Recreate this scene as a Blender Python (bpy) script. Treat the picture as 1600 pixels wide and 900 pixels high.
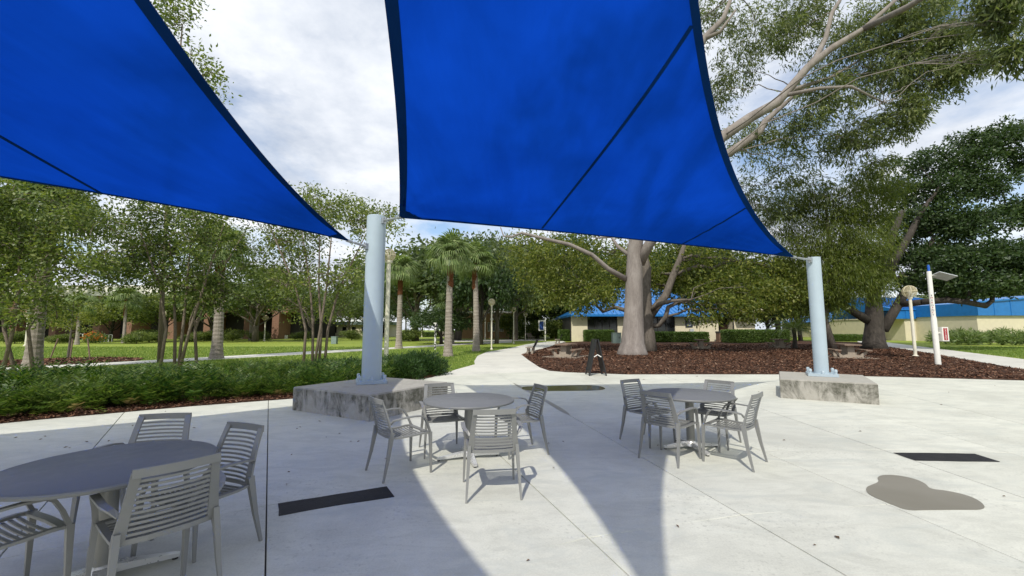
import bpy, bmesh, math, random
import numpy as np
from mathutils import Vector, Matrix
for o in list(bpy.data.objects): bpy.data.objects.remove(o)
scene = bpy.context.scene
col = scene.collection
R = math.radians
random.seed(7)
rng = np.random.default_rng(7)

# ------------------------------------------------------------------ camera, sky, sun, exposure
FOC, HZN, CAMH = 650.0, 515.0, 1.62
PITCH = math.atan2(HZN - 450.0, FOC)
CP, SP = math.cos(PITCH), math.sin(PITCH)
cam = bpy.data.cameras.new('camera')
cam.sensor_width = 36.0; cam.lens = 36.0 * FOC / 1600.0
cam.clip_start = 0.05; cam.clip_end = 3000
camo = bpy.data.objects.new('camera', cam); col.objects.link(camo)
camo.location = (0, 0, CAMH); camo.rotation_euler = (math.pi / 2 + PITCH, 0, 0)
scene.camera = camo

SHX, SHY = 0.27, 0.85                       # shadow displacement on the ground per metre of height
SUN_EL = math.atan2(1.0, math.hypot(SHX, SHY))
SUN_AZ = math.atan2(-SHX, -SHY)             # compass-like angle of the sun, from +Y towards +X
world = bpy.data.worlds.new('World'); scene.world = world
world.use_nodes = True
wt = world.node_tree; wt.nodes.clear()
def wn(t, **k):
    n = wt.nodes.new(t)
    for a, b in k.items(): setattr(n, a, b)
    return n
w_out = wn('ShaderNodeOutputWorld'); w_bg = wn('ShaderNodeBackground')
w_sky = wn('ShaderNodeTexSky', sky_type='NISHITA', sun_disc=False, sun_elevation=SUN_EL, sun_rotation=SUN_AZ,
           altitude=5.0, air_density=1.0, dust_density=1.0, ozone_density=1.2)
w_tc = wn('ShaderNodeTexCoord'); w_sep = wn('ShaderNodeSeparateXYZ')
w_add = wn('ShaderNodeMath', operation='ADD'); w_add.inputs[1].default_value = 0.22
w_max = wn('ShaderNodeMath', operation='MAXIMUM'); w_max.inputs[1].default_value = 0.05
w_div = wn('ShaderNodeVectorMath', operation='DIVIDE'); w_cmb = wn('ShaderNodeCombineXYZ')
w_n1 = wn('ShaderNodeTexNoise'); w_n1.inputs['Scale'].default_value = 1.5; w_n1.inputs['Detail'].default_value = 7; w_n1.inputs['Roughness'].default_value = 0.55
w_n1.inputs['Distortion'].default_value = 0.35
w_n2 = wn('ShaderNodeTexNoise'); w_n2.inputs['Scale'].default_value = 2.3; w_n2.inputs['Detail'].default_value = 8; w_n2.inputs['Roughness'].default_value = 0.6
w_r1 = wn('ShaderNodeValToRGB'); w_r1.color_ramp.elements[0].position = 0.34; w_r1.color_ramp.elements[1].position = 0.52
w_r2 = wn('ShaderNodeValToRGB')
e = w_r2.color_ramp.elements
e[0].position = 0.30; e[0].color = (0.36, 0.40, 0.47, 1); e[1].position = 0.68; e[1].color = (0.71, 0.72, 0.735, 1)
w_mul = wn('ShaderNodeVectorMath', operation='SCALE'); w_mul.inputs['Scale'].default_value = 9.5
w_mix = wn('ShaderNodeMixRGB')
L = wt.links.new
L(w_tc.outputs['Generated'], w_sep.inputs[0]); L(w_sep.outputs[2], w_max.inputs[0]); L(w_max.outputs[0], w_add.inputs[0])
for i in range(3): L(w_add.outputs[0], w_cmb.inputs[i])
L(w_tc.outputs['Generated'], w_div.inputs[0]); L(w_cmb.outputs[0], w_div.inputs[1])
L(w_div.outputs[0], w_n1.inputs['Vector']); L(w_div.outputs[0], w_n2.inputs['Vector'])
L(w_n1.outputs[0], w_r1.inputs[0]); L(w_n2.outputs[0], w_r2.inputs[0])
L(w_r2.outputs[0], w_mul.inputs[0]); L(w_r1.outputs[0], w_mix.inputs[0]); L(w_sky.outputs[0], w_mix.inputs[1]); L(w_mul.outputs[0], w_mix.inputs[2])
L(w_mix.outputs[0], w_bg.inputs[0]); w_bg.inputs[1].default_value = 0.10
L(w_bg.outputs[0], w_out.inputs[0])

sun = bpy.data.lights.new('sun', 'SUN'); sun.energy = 2.15; sun.angle = R(0.6); sun.color = (1.0, 0.95, 0.86)
suno = bpy.data.objects.new('sun', sun); col.objects.link(suno)
suno.location = (0, 0, 60)
suno.rotation_euler = Vector((SHX, SHY, -1)).to_track_quat('-Z', 'Y').to_euler()
vs = scene.view_settings
vs.view_transform = 'Standard'; vs.look = 'None'; vs.gamma = 1; vs.use_curve_mapping = False; vs.exposure = 0.84
scene.render.engine = 'CYCLES'
scene.cycles.max_bounces = 7; scene.cycles.diffuse_bounces = 3; scene.cycles.transmission_bounces = 4; scene.cycles.transparent_max_bounces = 8

# ------------------------------------------------------------------ pixel helpers (photo is 1600 x 900)
def ray(u, v):
    x = (u - 800) / FOC; z = (450 - v) / FOC
    return Vector((x, CP - z * SP, SP + z * CP))
def at(u, v, h=0.0):
    d = ray(u, v); return Vector((0, 0, CAMH)) + d * ((h - CAMH) / d.z)
def aty(u, v, Y):
    d = ray(u, v); return Vector((0, 0, CAMH)) + d * (Y / d.y)

# ------------------------------------------------------------------ materials
def hexlin(c): return tuple(c) + (1,)
class NT:
    def __init__(s, name):
        s.m = bpy.data.materials.new(name); s.m.use_nodes = True; s.t = s.m.node_tree; s.t.nodes.clear()
        s.out = s.n('ShaderNodeOutputMaterial')
    def n(s, t, **k):
        x = s.t.nodes.new(t)
        for a, b in k.items():
            if isinstance(a, str) and hasattr(x, a): setattr(x, a, b)
        return x
    def l(s, a, b): s.t.links.new(a, b)
    def noise(s, scale, detail=4, rough=0.55, coord='Object', dist=0.0, stretch=None):
        tc = s.n('ShaderNodeTexCoord'); nz = s.n('ShaderNodeTexNoise')
        nz.inputs['Scale'].default_value = scale; nz.inputs['Detail'].default_value = detail; nz.inputs['Roughness'].default_value = rough
        nz.inputs['Distortion'].default_value = dist
        if coord == 'World':
            g = s.n('ShaderNodeNewGeometry'); src = g.outputs['Position']
        else: src = tc.outputs[coord]
        if stretch:
            mp = s.n('ShaderNodeMapping'); mp.inputs['Scale'].default_value = stretch; s.l(src, mp.inputs[0]); src = mp.outputs[0]
        s.l(src, nz.inputs['Vector']); return nz.outputs[0]
    def ramp(s, fac, stops):
        r = s.n('ShaderNodeValToRGB'); el = r.color_ramp.elements
        el[0].position, el[0].color = stops[0][0], hexlin(stops[0][1]); el[1].position, el[1].color = stops[-1][0], hexlin(stops[-1][1])
        for p, c in stops[1:-1]:
            x = el.new(p); x.color = hexlin(c)
        s.l(fac, r.inputs[0]); return r.outputs[0]
    def mix(s, fac, a, b, mode='MIX'):
        m = s.n('ShaderNodeMixRGB'); m.blend_type = mode
        for i, v in ((0, fac), (1, a), (2, b)):
            if isinstance(v, (int, float)): m.inputs[i].default_value = v
            elif isinstance(v, tuple): m.inputs[i].default_value = hexlin(v)
            else: s.l(v, m.inputs[i])
        return m.outputs[0]
    def bump(s, h, strength=0.3, dist=0.02):
        b = s.n('ShaderNodeBump'); b.inputs['Strength'].default_value = strength; b.inputs['Distance'].default_value = dist
        s.l(h, b.inputs['Height']); return b.outputs[0]
    def pbr(s, color, rough=0.6, metal=0.0, spec=0.5, normal=None, trans=0.0, coat=0.0):
        p = s.n('ShaderNodeBsdfPrincipled')
        for k, v in (('Base Color', color), ('Roughness', rough), ('Metallic', metal), ('Specular IOR Level', spec), ('Transmission Weight', trans), ('Coat Weight', coat)):
            if isinstance(v, (int, float)): p.inputs[k].default_value = v
            elif isinstance(v, tuple): p.inputs[k].default_value = hexlin(v)
            else: s.l(v, p.inputs[k])
        if normal is not None: s.l(normal, p.inputs['Normal'])
        return p.outputs[0]
    def done(s, sh): s.l(sh, s.out.inputs[0]); return s.m
def simple(name, c, rough=0.6, metal=0.0, spec=0.5, var=0.12, scale=6.0, bump=0.0):
    k = NT(name); nz = k.noise(scale, 5)
    a = tuple(x * (1 - var) for x in c); b = tuple(min(1, x * (1 + var)) for x in c)
    cc = k.ramp(nz, [(0.3, a), (0.7, b)])
    return k.done(k.pbr(cc, rough, metal, spec, k.bump(nz, bump) if bump else None))
def leafmat(name, tones, trans=0.35, rough=0.45, spec=0.35, tcol=None):
    k = NT(name); g = k.n('ShaderNodeNewGeometry')
    st = [(i / (len(tones) - 1), c) for i, c in enumerate(tones)]
    cc = k.ramp(g.outputs['Random Per Island'], st)
    oi = k.n('ShaderNodeObjectInfo')
    cc = k.mix(0.22, cc, k.ramp(oi.outputs['Random'], [(0, tones[0]), (1, tones[-1])]))
    p = k.pbr(cc, rough, 0, spec)
    t = k.n('ShaderNodeBsdfTranslucent'); tc = k.mix(1.0, cc, tcol or (1.5, 1.6, 0.7), 'MULTIPLY'); k.l(tc, t.inputs[0])
    m = k.n('ShaderNodeMixShader'); m.inputs[0].default_value = trans; k.l(p, m.inputs[1]); k.l(t.outputs[0], m.inputs[2])
    return k.done(m.outputs[0])
M = {}
def concrete(name, base, stain=0.5):
    k = NT(name); oi = k.n('ShaderNodeObjectInfo')
    n1 = k.noise(0.55, 6, 0.6, 'World', 0.6); n2 = k.noise(5.0, 6, 0.65, 'World'); n3 = k.noise(70, 3, 0.6, 'World')
    n4 = k.noise(1.6, 8, 0.7, 'World', 1.2, (1, 2.2, 1))
    dk = tuple(x * 0.76 for x in base); lt = tuple(min(1, x * 1.06) for x in base)
    c1 = k.ramp(n1, [(0.32, dk), (0.50, base), (0.68, lt)])
    c2 = k.mix(k.ramp(n4, [(0.46, (0, 0, 0)), (0.64, (stain * 1.1,) * 3)]), c1, (base[0] * 0.66, base[1] * 0.66, base[2] * 0.65))
    c3 = k.mix(0.25, c2, k.ramp(n2, [(0.3, tuple(x * 0.72 for x in base)), (0.7, lt)]))
    c4 = k.mix(0.16, c3, k.ramp(n3, [(0.35, tuple(x * 0.5 for x in base)), (0.6, lt)]))
    c5 = k.mix(1.0, c4, k.ramp(oi.outputs['Random'], [(0, (0.93, 0.93, 0.93)), (1, (1.0, 1.0, 1.0))]), 'MULTIPLY')
    # small dark specks
    n5 = k.noise(26, 2, 0.5, 'World'); n6 = k.noise(.8, 3, .5, 'World', .5); sp = k.mix(1.0, k.ramp(n5, [(0.58, (0, 0, 0)), (0.70, (0.55, 0.55, 0.55))]), k.ramp(n6, [(.48, (.12, .12, .12)), (.62, (1, 1, 1))]), 'MULTIPLY'); c6 = k.mix(sp, c5, tuple(x * 0.5 for x in base))
    n7 = k.noise(.9, 7, .65, 'World', 1.6, (1.0, 2.6, 1)); c6 = k.mix(k.ramp(n7, [(.50, (0, 0, 0)), (.66, (.55, .55, .55))]), c6, (base[0] * .70, base[1] * .73, base[2] * .76))
    return k.done(k.pbr(c6, k.ramp(n2, [(0.3, (0.62,) * 3), (0.7, (0.85,) * 3)]), 0, 0.35, k.bump(n3, 0.10, 0.006)))
M['concrete'] = concrete('concrete_plaza', (0.61, 0.612, 0.53))
M['path'] = concrete('concrete_path', (0.64, 0.625, 0.56), 0.35)
M['joint'] = simple('joint_dirt', (0.07, 0.066, 0.06), 0.9)
def plinthmat():
    k = NT('plinth_concrete'); b = (0.40, 0.385, 0.34)
    n1 = k.noise(1.7, 8, 0.7, 'World', 1.0, (1.4, 1.4, 0.8)); n2 = k.noise(11, 6, 0.7, 'World'); n3 = k.noise(60, 3, 0.6, 'World'); n4 = k.noise(7, 5, .6, 'World', .6, (1.5, 1.5, .25))
    g = k.n('ShaderNodeNewGeometry'); sp = k.n('ShaderNodeSeparateXYZ'); k.l(g.outputs['Normal'], sp.inputs[0]); pz = k.n('ShaderNodeSeparateXYZ'); k.l(g.outputs['Position'], pz.inputs[0])
    c = k.ramp(n2, [(0.25, (0.30, 0.285, 0.245)), (0.75, b)])
    top = k.ramp(pz.outputs[2], [(0.05, (.02, .02, .02)), (0.40, (.12, .12, .12))])
    mould = k.ramp(k.mix(1.0, k.mix(.2, n1, n4), top, 'ADD'), [(0.51, (0, 0, 0)), (0.63, (0.9, 0.9, 0.9))])
    mf = k.mix(k.ramp(sp.outputs[2], [(0.3, (0, 0, 0)), (0.8, (1, 1, 1))]), mould, k.ramp(n1, [(.55, (0, 0, 0)), (.72, (.5, .5, .5))]))
    mf = k.mix(1.0, mf, k.ramp(n2, [(0.3, (0.35, 0.35, 0.35)), (0.6, (1, 1, 1))]), 'MULTIPLY')
    c = k.mix(mf, c, (0.05, 0.05, 0.032))
    return k.done(k.pbr(c, 0.88, 0, 0.25, k.bump(n3, 0.25, 0.01)))
M['plinth'] = plinthmat()
M['post'] = simple('post_paint', (0.37, 0.45, 0.50), 0.38, 0, 0.5, 0.04, 3)
def metal(name, c, rough, met, var=.05):
    k = NT(name); n = k.noise(9, 5, .6); n2 = k.noise(120, 2)
    cc = k.ramp(n, [(.3, tuple(x*(1-var) for x in c)), (.7, tuple(min(1, x*(1+var)) for x in c))])
    return k.done(k.pbr(cc, k.ramp(n, [(.3, (rough*.85,)*3), (.7, (rough*1.15,)*3)]), met, .5, k.bump(n2, .05, .002)))
M['chair'] = metal('chair_aluminium_paint', (0.22, 0.222, 0.212), 0.45, 0.2)
M['table'] = metal('table_top_paint', (0.15, 0.155, 0.152), 0.5, 0.0)
M['column'] = metal('table_column_paint', (0.24, 0.24, 0.225), 0.4, 0.4)
M['polished'] = metal('polished_aluminium', (0.66, 0.66, 0.65), 0.28, 0.55)
M['galv'] = metal('galvanised_steel', (0.42, 0.44, 0.45), 0.4, 0.8)
M['black'] = simple('black_plastic', (0.012, 0.012, 0.013), 0.45)
M['blackfoot'] = simple('black_rubber', (0.02, 0.02, 0.02), 0.7)
M['white'] = simple('white_paint', (0.72, 0.71, 0.66), 0.45, 0, 0.5, 0.05)
M['lamp'] = simple('lamp_cream_paint', (0.66, 0.63, 0.52), 0.45, 0, 0.5, 0.06)
M['cage'] = simple('lamp_cage_tan', (0.58, 0.52, 0.36), 0.45, 0, 0.5, 0.06)
def tape():
    k = NT('black_tar_strip'); n = k.noise(9, 6, .7, 'World'); n2 = k.noise(55, 4, .6, 'World')
    c = k.ramp(n, [(.3, (.010, .010, .012)), (.7, (.022, .021, .022))]); c = k.mix(k.ramp(n2, [(.70, (0, 0, 0)), (.74, (.7, .7, .7))]), c, (.22, .21, .2))
    return k.done(k.pbr(c, .7, 0, .3, k.bump(n2, .3, .01)))
M['tape'] = tape()
def puddle(name, a, b, rough):
    k = NT(name); n = k.noise(1.2, 4, .5, 'World')
    return k.done(k.pbr(k.ramp(n, [(.3, a), (.7, b)]), rough, 0, .35))
M['puddle'] = puddle('wet_concrete', (.185, .172, .135), (.235, .22, .18), 0.45)
M['puddle2'] = puddle('muddy_water', (.12, .11, .045), (.22, .20, .12), 0.16)
M['streak'] = puddle('damp_streak', (.2, .19, .15), (.3, .29, .245), 0.5)
def sailmat(name, diff, tr, w, fwd=0.0):
    k = NT(name)
    n1 = k.noise(1.1, 6, .6, 'World', .8, (1, .35, 1)); n2 = k.noise(.45, 4, .5, 'World', .4); n3 = k.noise(9, 3, .6, 'World', 0, (1, .08, 1))
    def var(c, lo, hi):
        x = k.mix(.55, n1, n2); x = k.mix(.12, x, n3); return k.ramp(x, [(.36, tuple(q * lo for q in c)), (.64, tuple(min(1, q * hi) for q in c))])
    bp = k.bump(k.mix(.3, n2, n3), .25, .06)
    d = k.n('ShaderNodeBsdfDiffuse'); k.l(var(diff, .75, 1.3), d.inputs[0]); k.l(bp, d.inputs['Normal'])
    t = k.n('ShaderNodeBsdfTranslucent'); k.l(var(tr, .78, 1.22), t.inputs[0]); k.l(bp, t.inputs['Normal'])
    r = k.n('ShaderNodeBsdfRefraction'); k.l(var(tr, .8, 1.2), r.inputs[0]); r.inputs['Roughness'].default_value = .62; r.inputs['IOR'].default_value = 1.02
    mt_ = k.n('ShaderNodeMixShader'); mt_.inputs[0].default_value = fwd; k.l(t.outputs[0], mt_.inputs[1]); k.l(r.outputs[0], mt_.inputs[2])
    m = k.n('ShaderNodeMixShader'); m.inputs[0].default_value = w; k.l(d.outputs[0], m.inputs[1]); k.l(mt_.outputs[0], m.inputs[2])
    return k.done(m.outputs[0])
M['sail'] = sailmat('blue_shade_cloth', (.003, .035, .22), (.003, .056, .46), .66, .5)
M['hem'] = sailmat('blue_hem_webbing', (.006, .035, .14), (.002, .04, .24), .22)
def grass():
    k = NT('grass'); n = k.noise(.18, 5, .6, 'World'); n2 = k.noise(5, 6, .7, 'World'); n3 = k.noise(45, 3, .7, 'World')
    c = k.ramp(n, [(.3, (0.154, 0.237, 0.032)), (.5, (0.239, 0.321, 0.043)), (.7, (0.352, 0.380, 0.064))])
    c = k.mix(.45, c, k.ramp(n2, [(.3, (0.103, 0.170, 0.023)), (.7, (0.331, 0.374, 0.064))])); c = k.mix(.35, c, k.ramp(n3, [(.3, (0.083, 0.135, 0.018)), (.7, (0.393, 0.441, 0.086))]))
    return k.done(k.pbr(c, .8, 0, .2, k.bump(n3, .8, .05)))
M['grass'] = grass()
M['blade'] = leafmat('grass_blade', [(.10, .17, .03), (.155, .235, .045), (.24, .29, .075)], .3)
def mulch():
    k = NT('mulch'); n = k.noise(.5, 4, .6, 'World'); n2 = k.noise(14, 6, .75, 'World'); n3 = k.noise(50, 4, .7, 'World', 0, (1, 1.8, 1))
    c = k.ramp(n3, [(.3, (.018, .010, .007)), (.5, (.060, .030, .018)), (.72, (.16, .085, .052))])
    c = k.mix(.35, c, k.ramp(n2, [(.3, (.02, .010, .007)), (.7, (.12, .058, .034))])); c = k.mix(.2, c, k.ramp(n, [(.35, (.03, .015, .01)), (.65, (.13, .07, .045))]))
    return k.done(k.pbr(c, .9, 0, .2, k.bump(n3, 1.0, .05)))
M['mulch'] = mulch()
def chipmat():
    k = NT('mulch_chip'); g = k.n('ShaderNodeNewGeometry')
    c = k.ramp(g.outputs['Random Per Island'], [(0, (.022, .010, .006)), (.4, (.075, .033, .018)), (.75, (.14, .065, .036)), (.93, (.21, .115, .07)), (1, (.30, .21, .15))])
    return k.done(k.pbr(c, .85, 0, .2))
M['chip'] = chipmat()
def bark(name, a, b, c, sc=(1, 1, .35), s=6, bump=.5):
    k = NT(name); n = k.noise(s, 7, .65, 'Object', .5, sc); n2 = k.noise(s * 6, 5, .7, 'Object', 0, sc)
    cc = k.ramp(n, [(.3, a), (.52, b), (.72, c)]); cc = k.mix(.25, cc, k.ramp(n2, [(.3, tuple(x*.5 for x in a)), (.7, c)]))
    return k.done(k.pbr(cc, .85, 0, .25, k.bump(n2, bump, .03)))
M['eucbark'] = bark('smooth_pale_bark', (.15, .128, .115), (.235, .205, .185), (.32, .29, .265), (1, 1, .3), 2.2, .35)
M['bark'] = bark('grey_bark', (.07, .06, .05), (.13, .11, .09), (.20, .175, .15))
M['oakbark'] = bark('shade_toned_oak_bark', (.028, .024, .021), (.055, .047, .040), (.10, .086, .074))  # tones lowered to carry the canopy's shade on the oak trunk
M['palmbark'] = bark('palm_bark', (.17, .145, .12), (.30, .26, .22), (.42, .38, .33), (.5, .5, 3.2), 4, .8)
M['boot'] = simple('palm_boot_brown', (.14, .055, .025), .9, 0, .2, .5, 12)
M['stem'] = bark('pale_stem_bark', (.11, .085, .065), (.19, .15, .12), (.27, .225, .185), (1, 1, .3), 9, .3)
M['eucleaf'] = leafmat('eucalyptus_leaf', [(.030, .055, .020), (.070, .105, .036), (.125, .160, .055), (.23, .25, .10)], .38)
M['oakleaf'] = leafmat('oak_leaf', [(.014, .034, .012), (.038, .072, .022), (.085, .125, .042)], .28)
M['greyleaf'] = leafmat('grey_green_leaf', [(.050, .080, .034), (.100, .140, .055), (.170, .205, .085)], .35)
M['limeleaf'] = leafmat('lime_leaf', [(.050, .080, .014), (.115, .150, .026), (.20, .225, .045), (.30, .30, .075)], .42)
M['myrtle'] = leafmat('myrtle_leaf', [(.030, .058, .016), (.075, .120, .028), (.150, .195, .048), (.26, .29, .085)], .4)
M['weep'] = leafmat('fine_weeping_leaf', [(.055, .085, .014), (.105, .140, .022), (.175, .20, .035)], .4)
M['palmleaf'] = leafmat('palm_leaf', [(.075, .125, .040), (.155, .22, .070), (.27, .32, .135)], .3)
M['fern'] = leafmat('shrub_frond', [(.012, .038, .008), (.036, .090, .014), (.085, .155, .024), (.17, .21, .05)], .3)
M['shrub'] = leafmat('juniper_shrub', [(.014, .040, .010), (.032, .075, .018), (.065, .115, .026)], .25)
M['dryfrond'] = leafmat('dry_frond', [(.16, .12, .05), (.27, .20, .09), (.34, .28, .15)], .25)
M['hedge'] = leafmat('hedge_leaf', [(.041, .085, .019), (.083, .145, .030), (.151, .214, .049)], .25)
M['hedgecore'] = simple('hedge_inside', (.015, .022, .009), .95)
M['flower'] = leafmat('orange_flower', [(.45, .12, .02), (.55, .25, .03)], .3)
M['dead'] = leafmat('fallen_leaf_brown', [(.07, .04, .02), (.16, .09, .04)], .1)
M['cream'] = simple('cream_stucco', (.62, .565, .415), .85, 0, .2, .06, 2, .1)
M['blue'] = simple('blue_roof_metal', (.018, .165, .46), .38, 0.1, .5, .10, 2)
M['tan'] = simple('tan_stucco', (.36, .22, .125), .85, 0, .2, .08, 2)
M['brick'] = simple('brown_brick', (.22, .125, .085), .9, 0, .2, .18, 5)
M['whiteroof'] = simple('white_roof', (.74, .72, .66), .7, 0, .3, .05, 1)
k_ = NT('dark_glass'); M['darkglass'] = k_.done(k_.pbr((.012, .014, .016), .08, 0, .6))
M['dark'] = simple('dark_trim_recess_shade', (.025, .023, .022), .7)  # near-black: own colour of the trim, shade put into the recesses
M['binbrown'] = simple('bin_brown', (.15, .085, .055), .7)
M['navy'] = simple('navy_sign', (.012, .018, .032), .5)
M['poster'] = simple('poster_blue', (.02, .06, .26), .5, 0, .4, .6, 1.8)
M['red'] = simple('red_panel', (.34, .015, .03), .45)
M['lightblue'] = simple('blue_lens', (.01, .09, .42), .25)
M['wood'] = bark('weathered_wood', (.13, .09, .06), (.21, .15, .11), (.30, .22, .17), (.3, 4, 4), 5, .2)
M['piccon'] = simple('picnic_concrete', (.30, .255, .205), .9, 0, .2, .12, 6)
M['utility'] = simple('utility_green', (.17, .23, .21), .6)
M['pvgrey'] = simple('solar_panel_grey', (.42, .44, .45), .35)
k_ = NT('lamp_globe'); d_ = k_.n('ShaderNodeBsdfTranslucent'); d_.inputs[0].default_value = (.75, .68, .48, 1); g_ = k_.pbr((.72, .64, .44), .25, 0, .6); t_ = k_.n('ShaderNodeBsdfTransparent')
m1 = k_.n('ShaderNodeMixShader'); m1.inputs[0].default_value = .5; k_.l(g_, m1.inputs[1]); k_.l(d_.outputs[0], m1.inputs[2]); m2 = k_.n('ShaderNodeMixShader'); m2.inputs[0].default_value = .55; k_.l(m1.outputs[0], m2.inputs[1]); k_.l(t_.outputs[0], m2.inputs[2])
M['globe'] = k_.done(m2.outputs[0])
def speck():
    k = NT('black_white_post'); n = k.noise(7, 2, .5)
    return k.done(k.pbr(k.ramp(n, [(.49, (.015, .015, .015)), (.51, (.7, .69, .66))]), .6))
M['speck'] = speck()

# ------------------------------------------------------------------ mesh helpers
class MB:
    def __init__(s): s.v = []; s.f = []
    def add(s, vs, fs):
        b = len(s.v); s.v += [tuple(x) for x in vs]; s.f += [tuple(b + i for i in f) for f in fs]; return s
    def box(s, c, d, rz=0.0, taper=1.0):
        cx, cy, cz = c; hx, hy, hz = d[0] / 2, d[1] / 2, d[2] / 2; ca, sa = math.cos(rz), math.sin(rz); vs = []
        for z in (-1, 1):
            k = 1.0 if z < 0 else taper
            for x, y in ((-1, -1), (1, -1), (1, 1), (-1, 1)):
                px, py = x * hx * k, y * hy * k; vs.append((cx + px * ca - py * sa, cy + px * sa + py * ca, cz + z * hz))
        return s.add(vs, [(3, 2, 1, 0), (4, 5, 6, 7), (0, 1, 5, 4), (1, 2, 6, 5), (2, 3, 7, 6), (3, 0, 4, 7)])
    def tube(s, pts, rad, n=8, cap=True, jitter=0.0):
        pts = [Vector(p) for p in pts]; b = len(s.v); m = len(pts)
        if not hasattr(rad, '__len__'): rad = [rad] * m
        up = None
        for i, p in enumerate(pts):
            t = (pts[min(i + 1, m - 1)] - pts[max(i - 1, 0)])
            t = t.normalized() if t.length > 1e-9 else Vector((0, 0, 1))
            if up is None: up = t.orthogonal().normalized()
            else:
                up = up - t * up.dot(t); up = up.normalized() if up.length > 1e-6 else t.orthogonal().normalized()
            w = t.cross(up)
            for j in range(n):
                a = 2 * math.pi * j / n; r = rad[i] * (1 + (random.uniform(-jitter, jitter) if jitter else 0))
                s.v.append(tuple(p + up * (math.cos(a) * r) + w * (math.sin(a) * r)))
        for i in range(m - 1):
            for j in range(n):
                k = (j + 1) % n; s.f.append((b + i * n + j, b + i * n + k, b + (i + 1) * n + k, b + (i + 1) * n + j))
        if cap:
            s.f.append(tuple(b + j for j in reversed(range(n)))); s.f.append(tuple(b + (m - 1) * n + j for j in range(n)))
        return s
    def lathe(s, prof, c=(0, 0, 0), n=24):
        b = len(s.v)
        for r, z in prof:
            for j in range(n):
                a = 2 * math.pi * j / n; s.v.append((c[0] + r * math.cos(a), c[1] + r * math.sin(a), c[2] + z))
        for i in range(len(prof) - 1):
            for j in range(n):
                k = (j + 1) % n; s.f.append((b + i * n + j, b + i * n + k, b + (i + 1) * n + k, b + (i + 1) * n + j))
        if prof[0][0] > 1e-6: s.f.append(tuple(b + j for j in reversed(range(n))))
        if prof[-1][0] > 1e-6: s.f.append(tuple(b + (len(prof) - 1) * n + j for j in range(n)))
        return s
    def sweep(s, pts, side, w, t):
        """rectangular bar: width w along 'side', thickness t; both may be lists"""
        pts = [Vector(p) for p in pts]; m = len(pts); b = len(s.v); side = Vector(side).normalized()
        W = w if hasattr(w, '__len__') else [w] * m; T = t if hasattr(t, '__len__') else [t] * m
        for i, p in enumerate(pts):
            tg = (pts[min(i + 1, m - 1)] - pts[max(i - 1, 0)]).normalized(); sd = (side - tg * side.dot(tg)).normalized(); nn = tg.cross(sd)
            for x, y in ((-1, -1), (1, -1), (1, 1), (-1, 1)): s.v.append(tuple(p + sd * (x * W[i] / 2) + nn * (y * T[i] / 2)))
        for i in range(m - 1):
            for j in range(4):
                k = (j + 1) % 4; s.f.append((b + i * 4 + j, b + i * 4 + k, b + (i + 1) * 4 + k, b + (i + 1) * 4 + j))
        s.f.append((b + 3, b + 2, b + 1, b)); e_ = b + (m - 1) * 4; s.f.append((e_, e_ + 1, e_ + 2, e_ + 3)); return s
    def prism(s, poly, z0, z1, inset=0.0):
        n = len(poly); vs = [(p[0], p[1], z0) for p in poly]
        cx = sum(p[0] for p in poly) / n; cy = sum(p[1] for p in poly) / n
        if inset: vs += [(p[0], p[1], z1 - inset) for p in poly]
        top = []
        for p in poly:
            d = math.hypot(p[0] - cx, p[1] - cy) or 1; k = 1 - inset / d; top.append((cx + (p[0] - cx) * k, cy + (p[1] - cy) * k, z1))
        vs += top; fs = [tuple(reversed(range(n)))]; lv = len(vs) // n
        for q in range(lv - 1):
            for i in range(n):
                j = (i + 1) % n; fs.append((q * n + i, q * n + j, (q + 1) * n + j, (q + 1) * n + i))
        fs.append(tuple((lv - 1) * n + i for i in range(n))); return s.add(vs, fs)
    def mesh(s, name, mat, smooth=False):
        me = bpy.data.meshes.new(name); me.from_pydata(s.v, [], s.f)
        bm = bmesh.new(); bm.from_mesh(me); bmesh.ops.recalc_face_normals(bm, faces=bm.faces); bm.to_mesh(me); bm.free()
        if smooth:
            me.polygons.foreach_set('use_smooth', [True] * len(me.polygons))
            if smooth == 'auto':
                try: me.set_sharp_from_angle(angle=R(40))
                except Exception: pass
        me.materials.append(M[mat] if isinstance(mat, str) else mat); me.update(); return me
    def obj(s, name, mat, parent=None, smooth=False): return link(name, s.mesh(name, mat, smooth), parent)
def link(name, data, parent=None, loc=None, rz=None):
    o = bpy.data.objects.new(name, data); col.objects.link(o)
    if parent is not None: o.parent = parent
    if loc is not None: o.location = loc
    if rz is not None: o.rotation_euler = (0, 0, rz)
    return o
def tag(o, label=None, cat=None, group=None, kind=None):
    if label: o['label'] = label
    if cat: o['category'] = cat
    if group: o['group'] = group
    if kind: o['kind'] = kind
    return o
def thing(name, label, cat, loc=(0, 0, 0), rz=0.0, group=None):
    return tag(link(name, None, None, loc, rz), label, cat, group)
def copy_tree(o, parent=None):
    c = o.copy(); col.objects.link(c); c.parent = parent
    for ch in o.children: copy_tree(ch, c)
    return c
def quadmesh(name, V, mat, smooth=False, k=4):
    """V: (n,k,3) separate faces"""
    n = len(V); me = bpy.data.meshes.new(name); me.vertices.add(n * k); me.loops.add(n * k); me.polygons.add(n)
    me.vertices.foreach_set('co', np.ascontiguousarray(V, dtype=np.float32).ravel())
    me.loops.foreach_set('vertex_index', np.arange(n * k, dtype=np.int32))
    me.polygons.foreach_set('loop_start', np.arange(0, n * k, k, dtype=np.int32))
    try: me.polygons.foreach_set('loop_total', np.full(n, k, dtype=np.int32))
    except Exception: pass
    me.update(calc_edges=True); me.materials.append(M[mat]); return me
def norm(a): return a / np.maximum(np.linalg.norm(a, axis=-1, keepdims=True), 1e-9)
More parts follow.
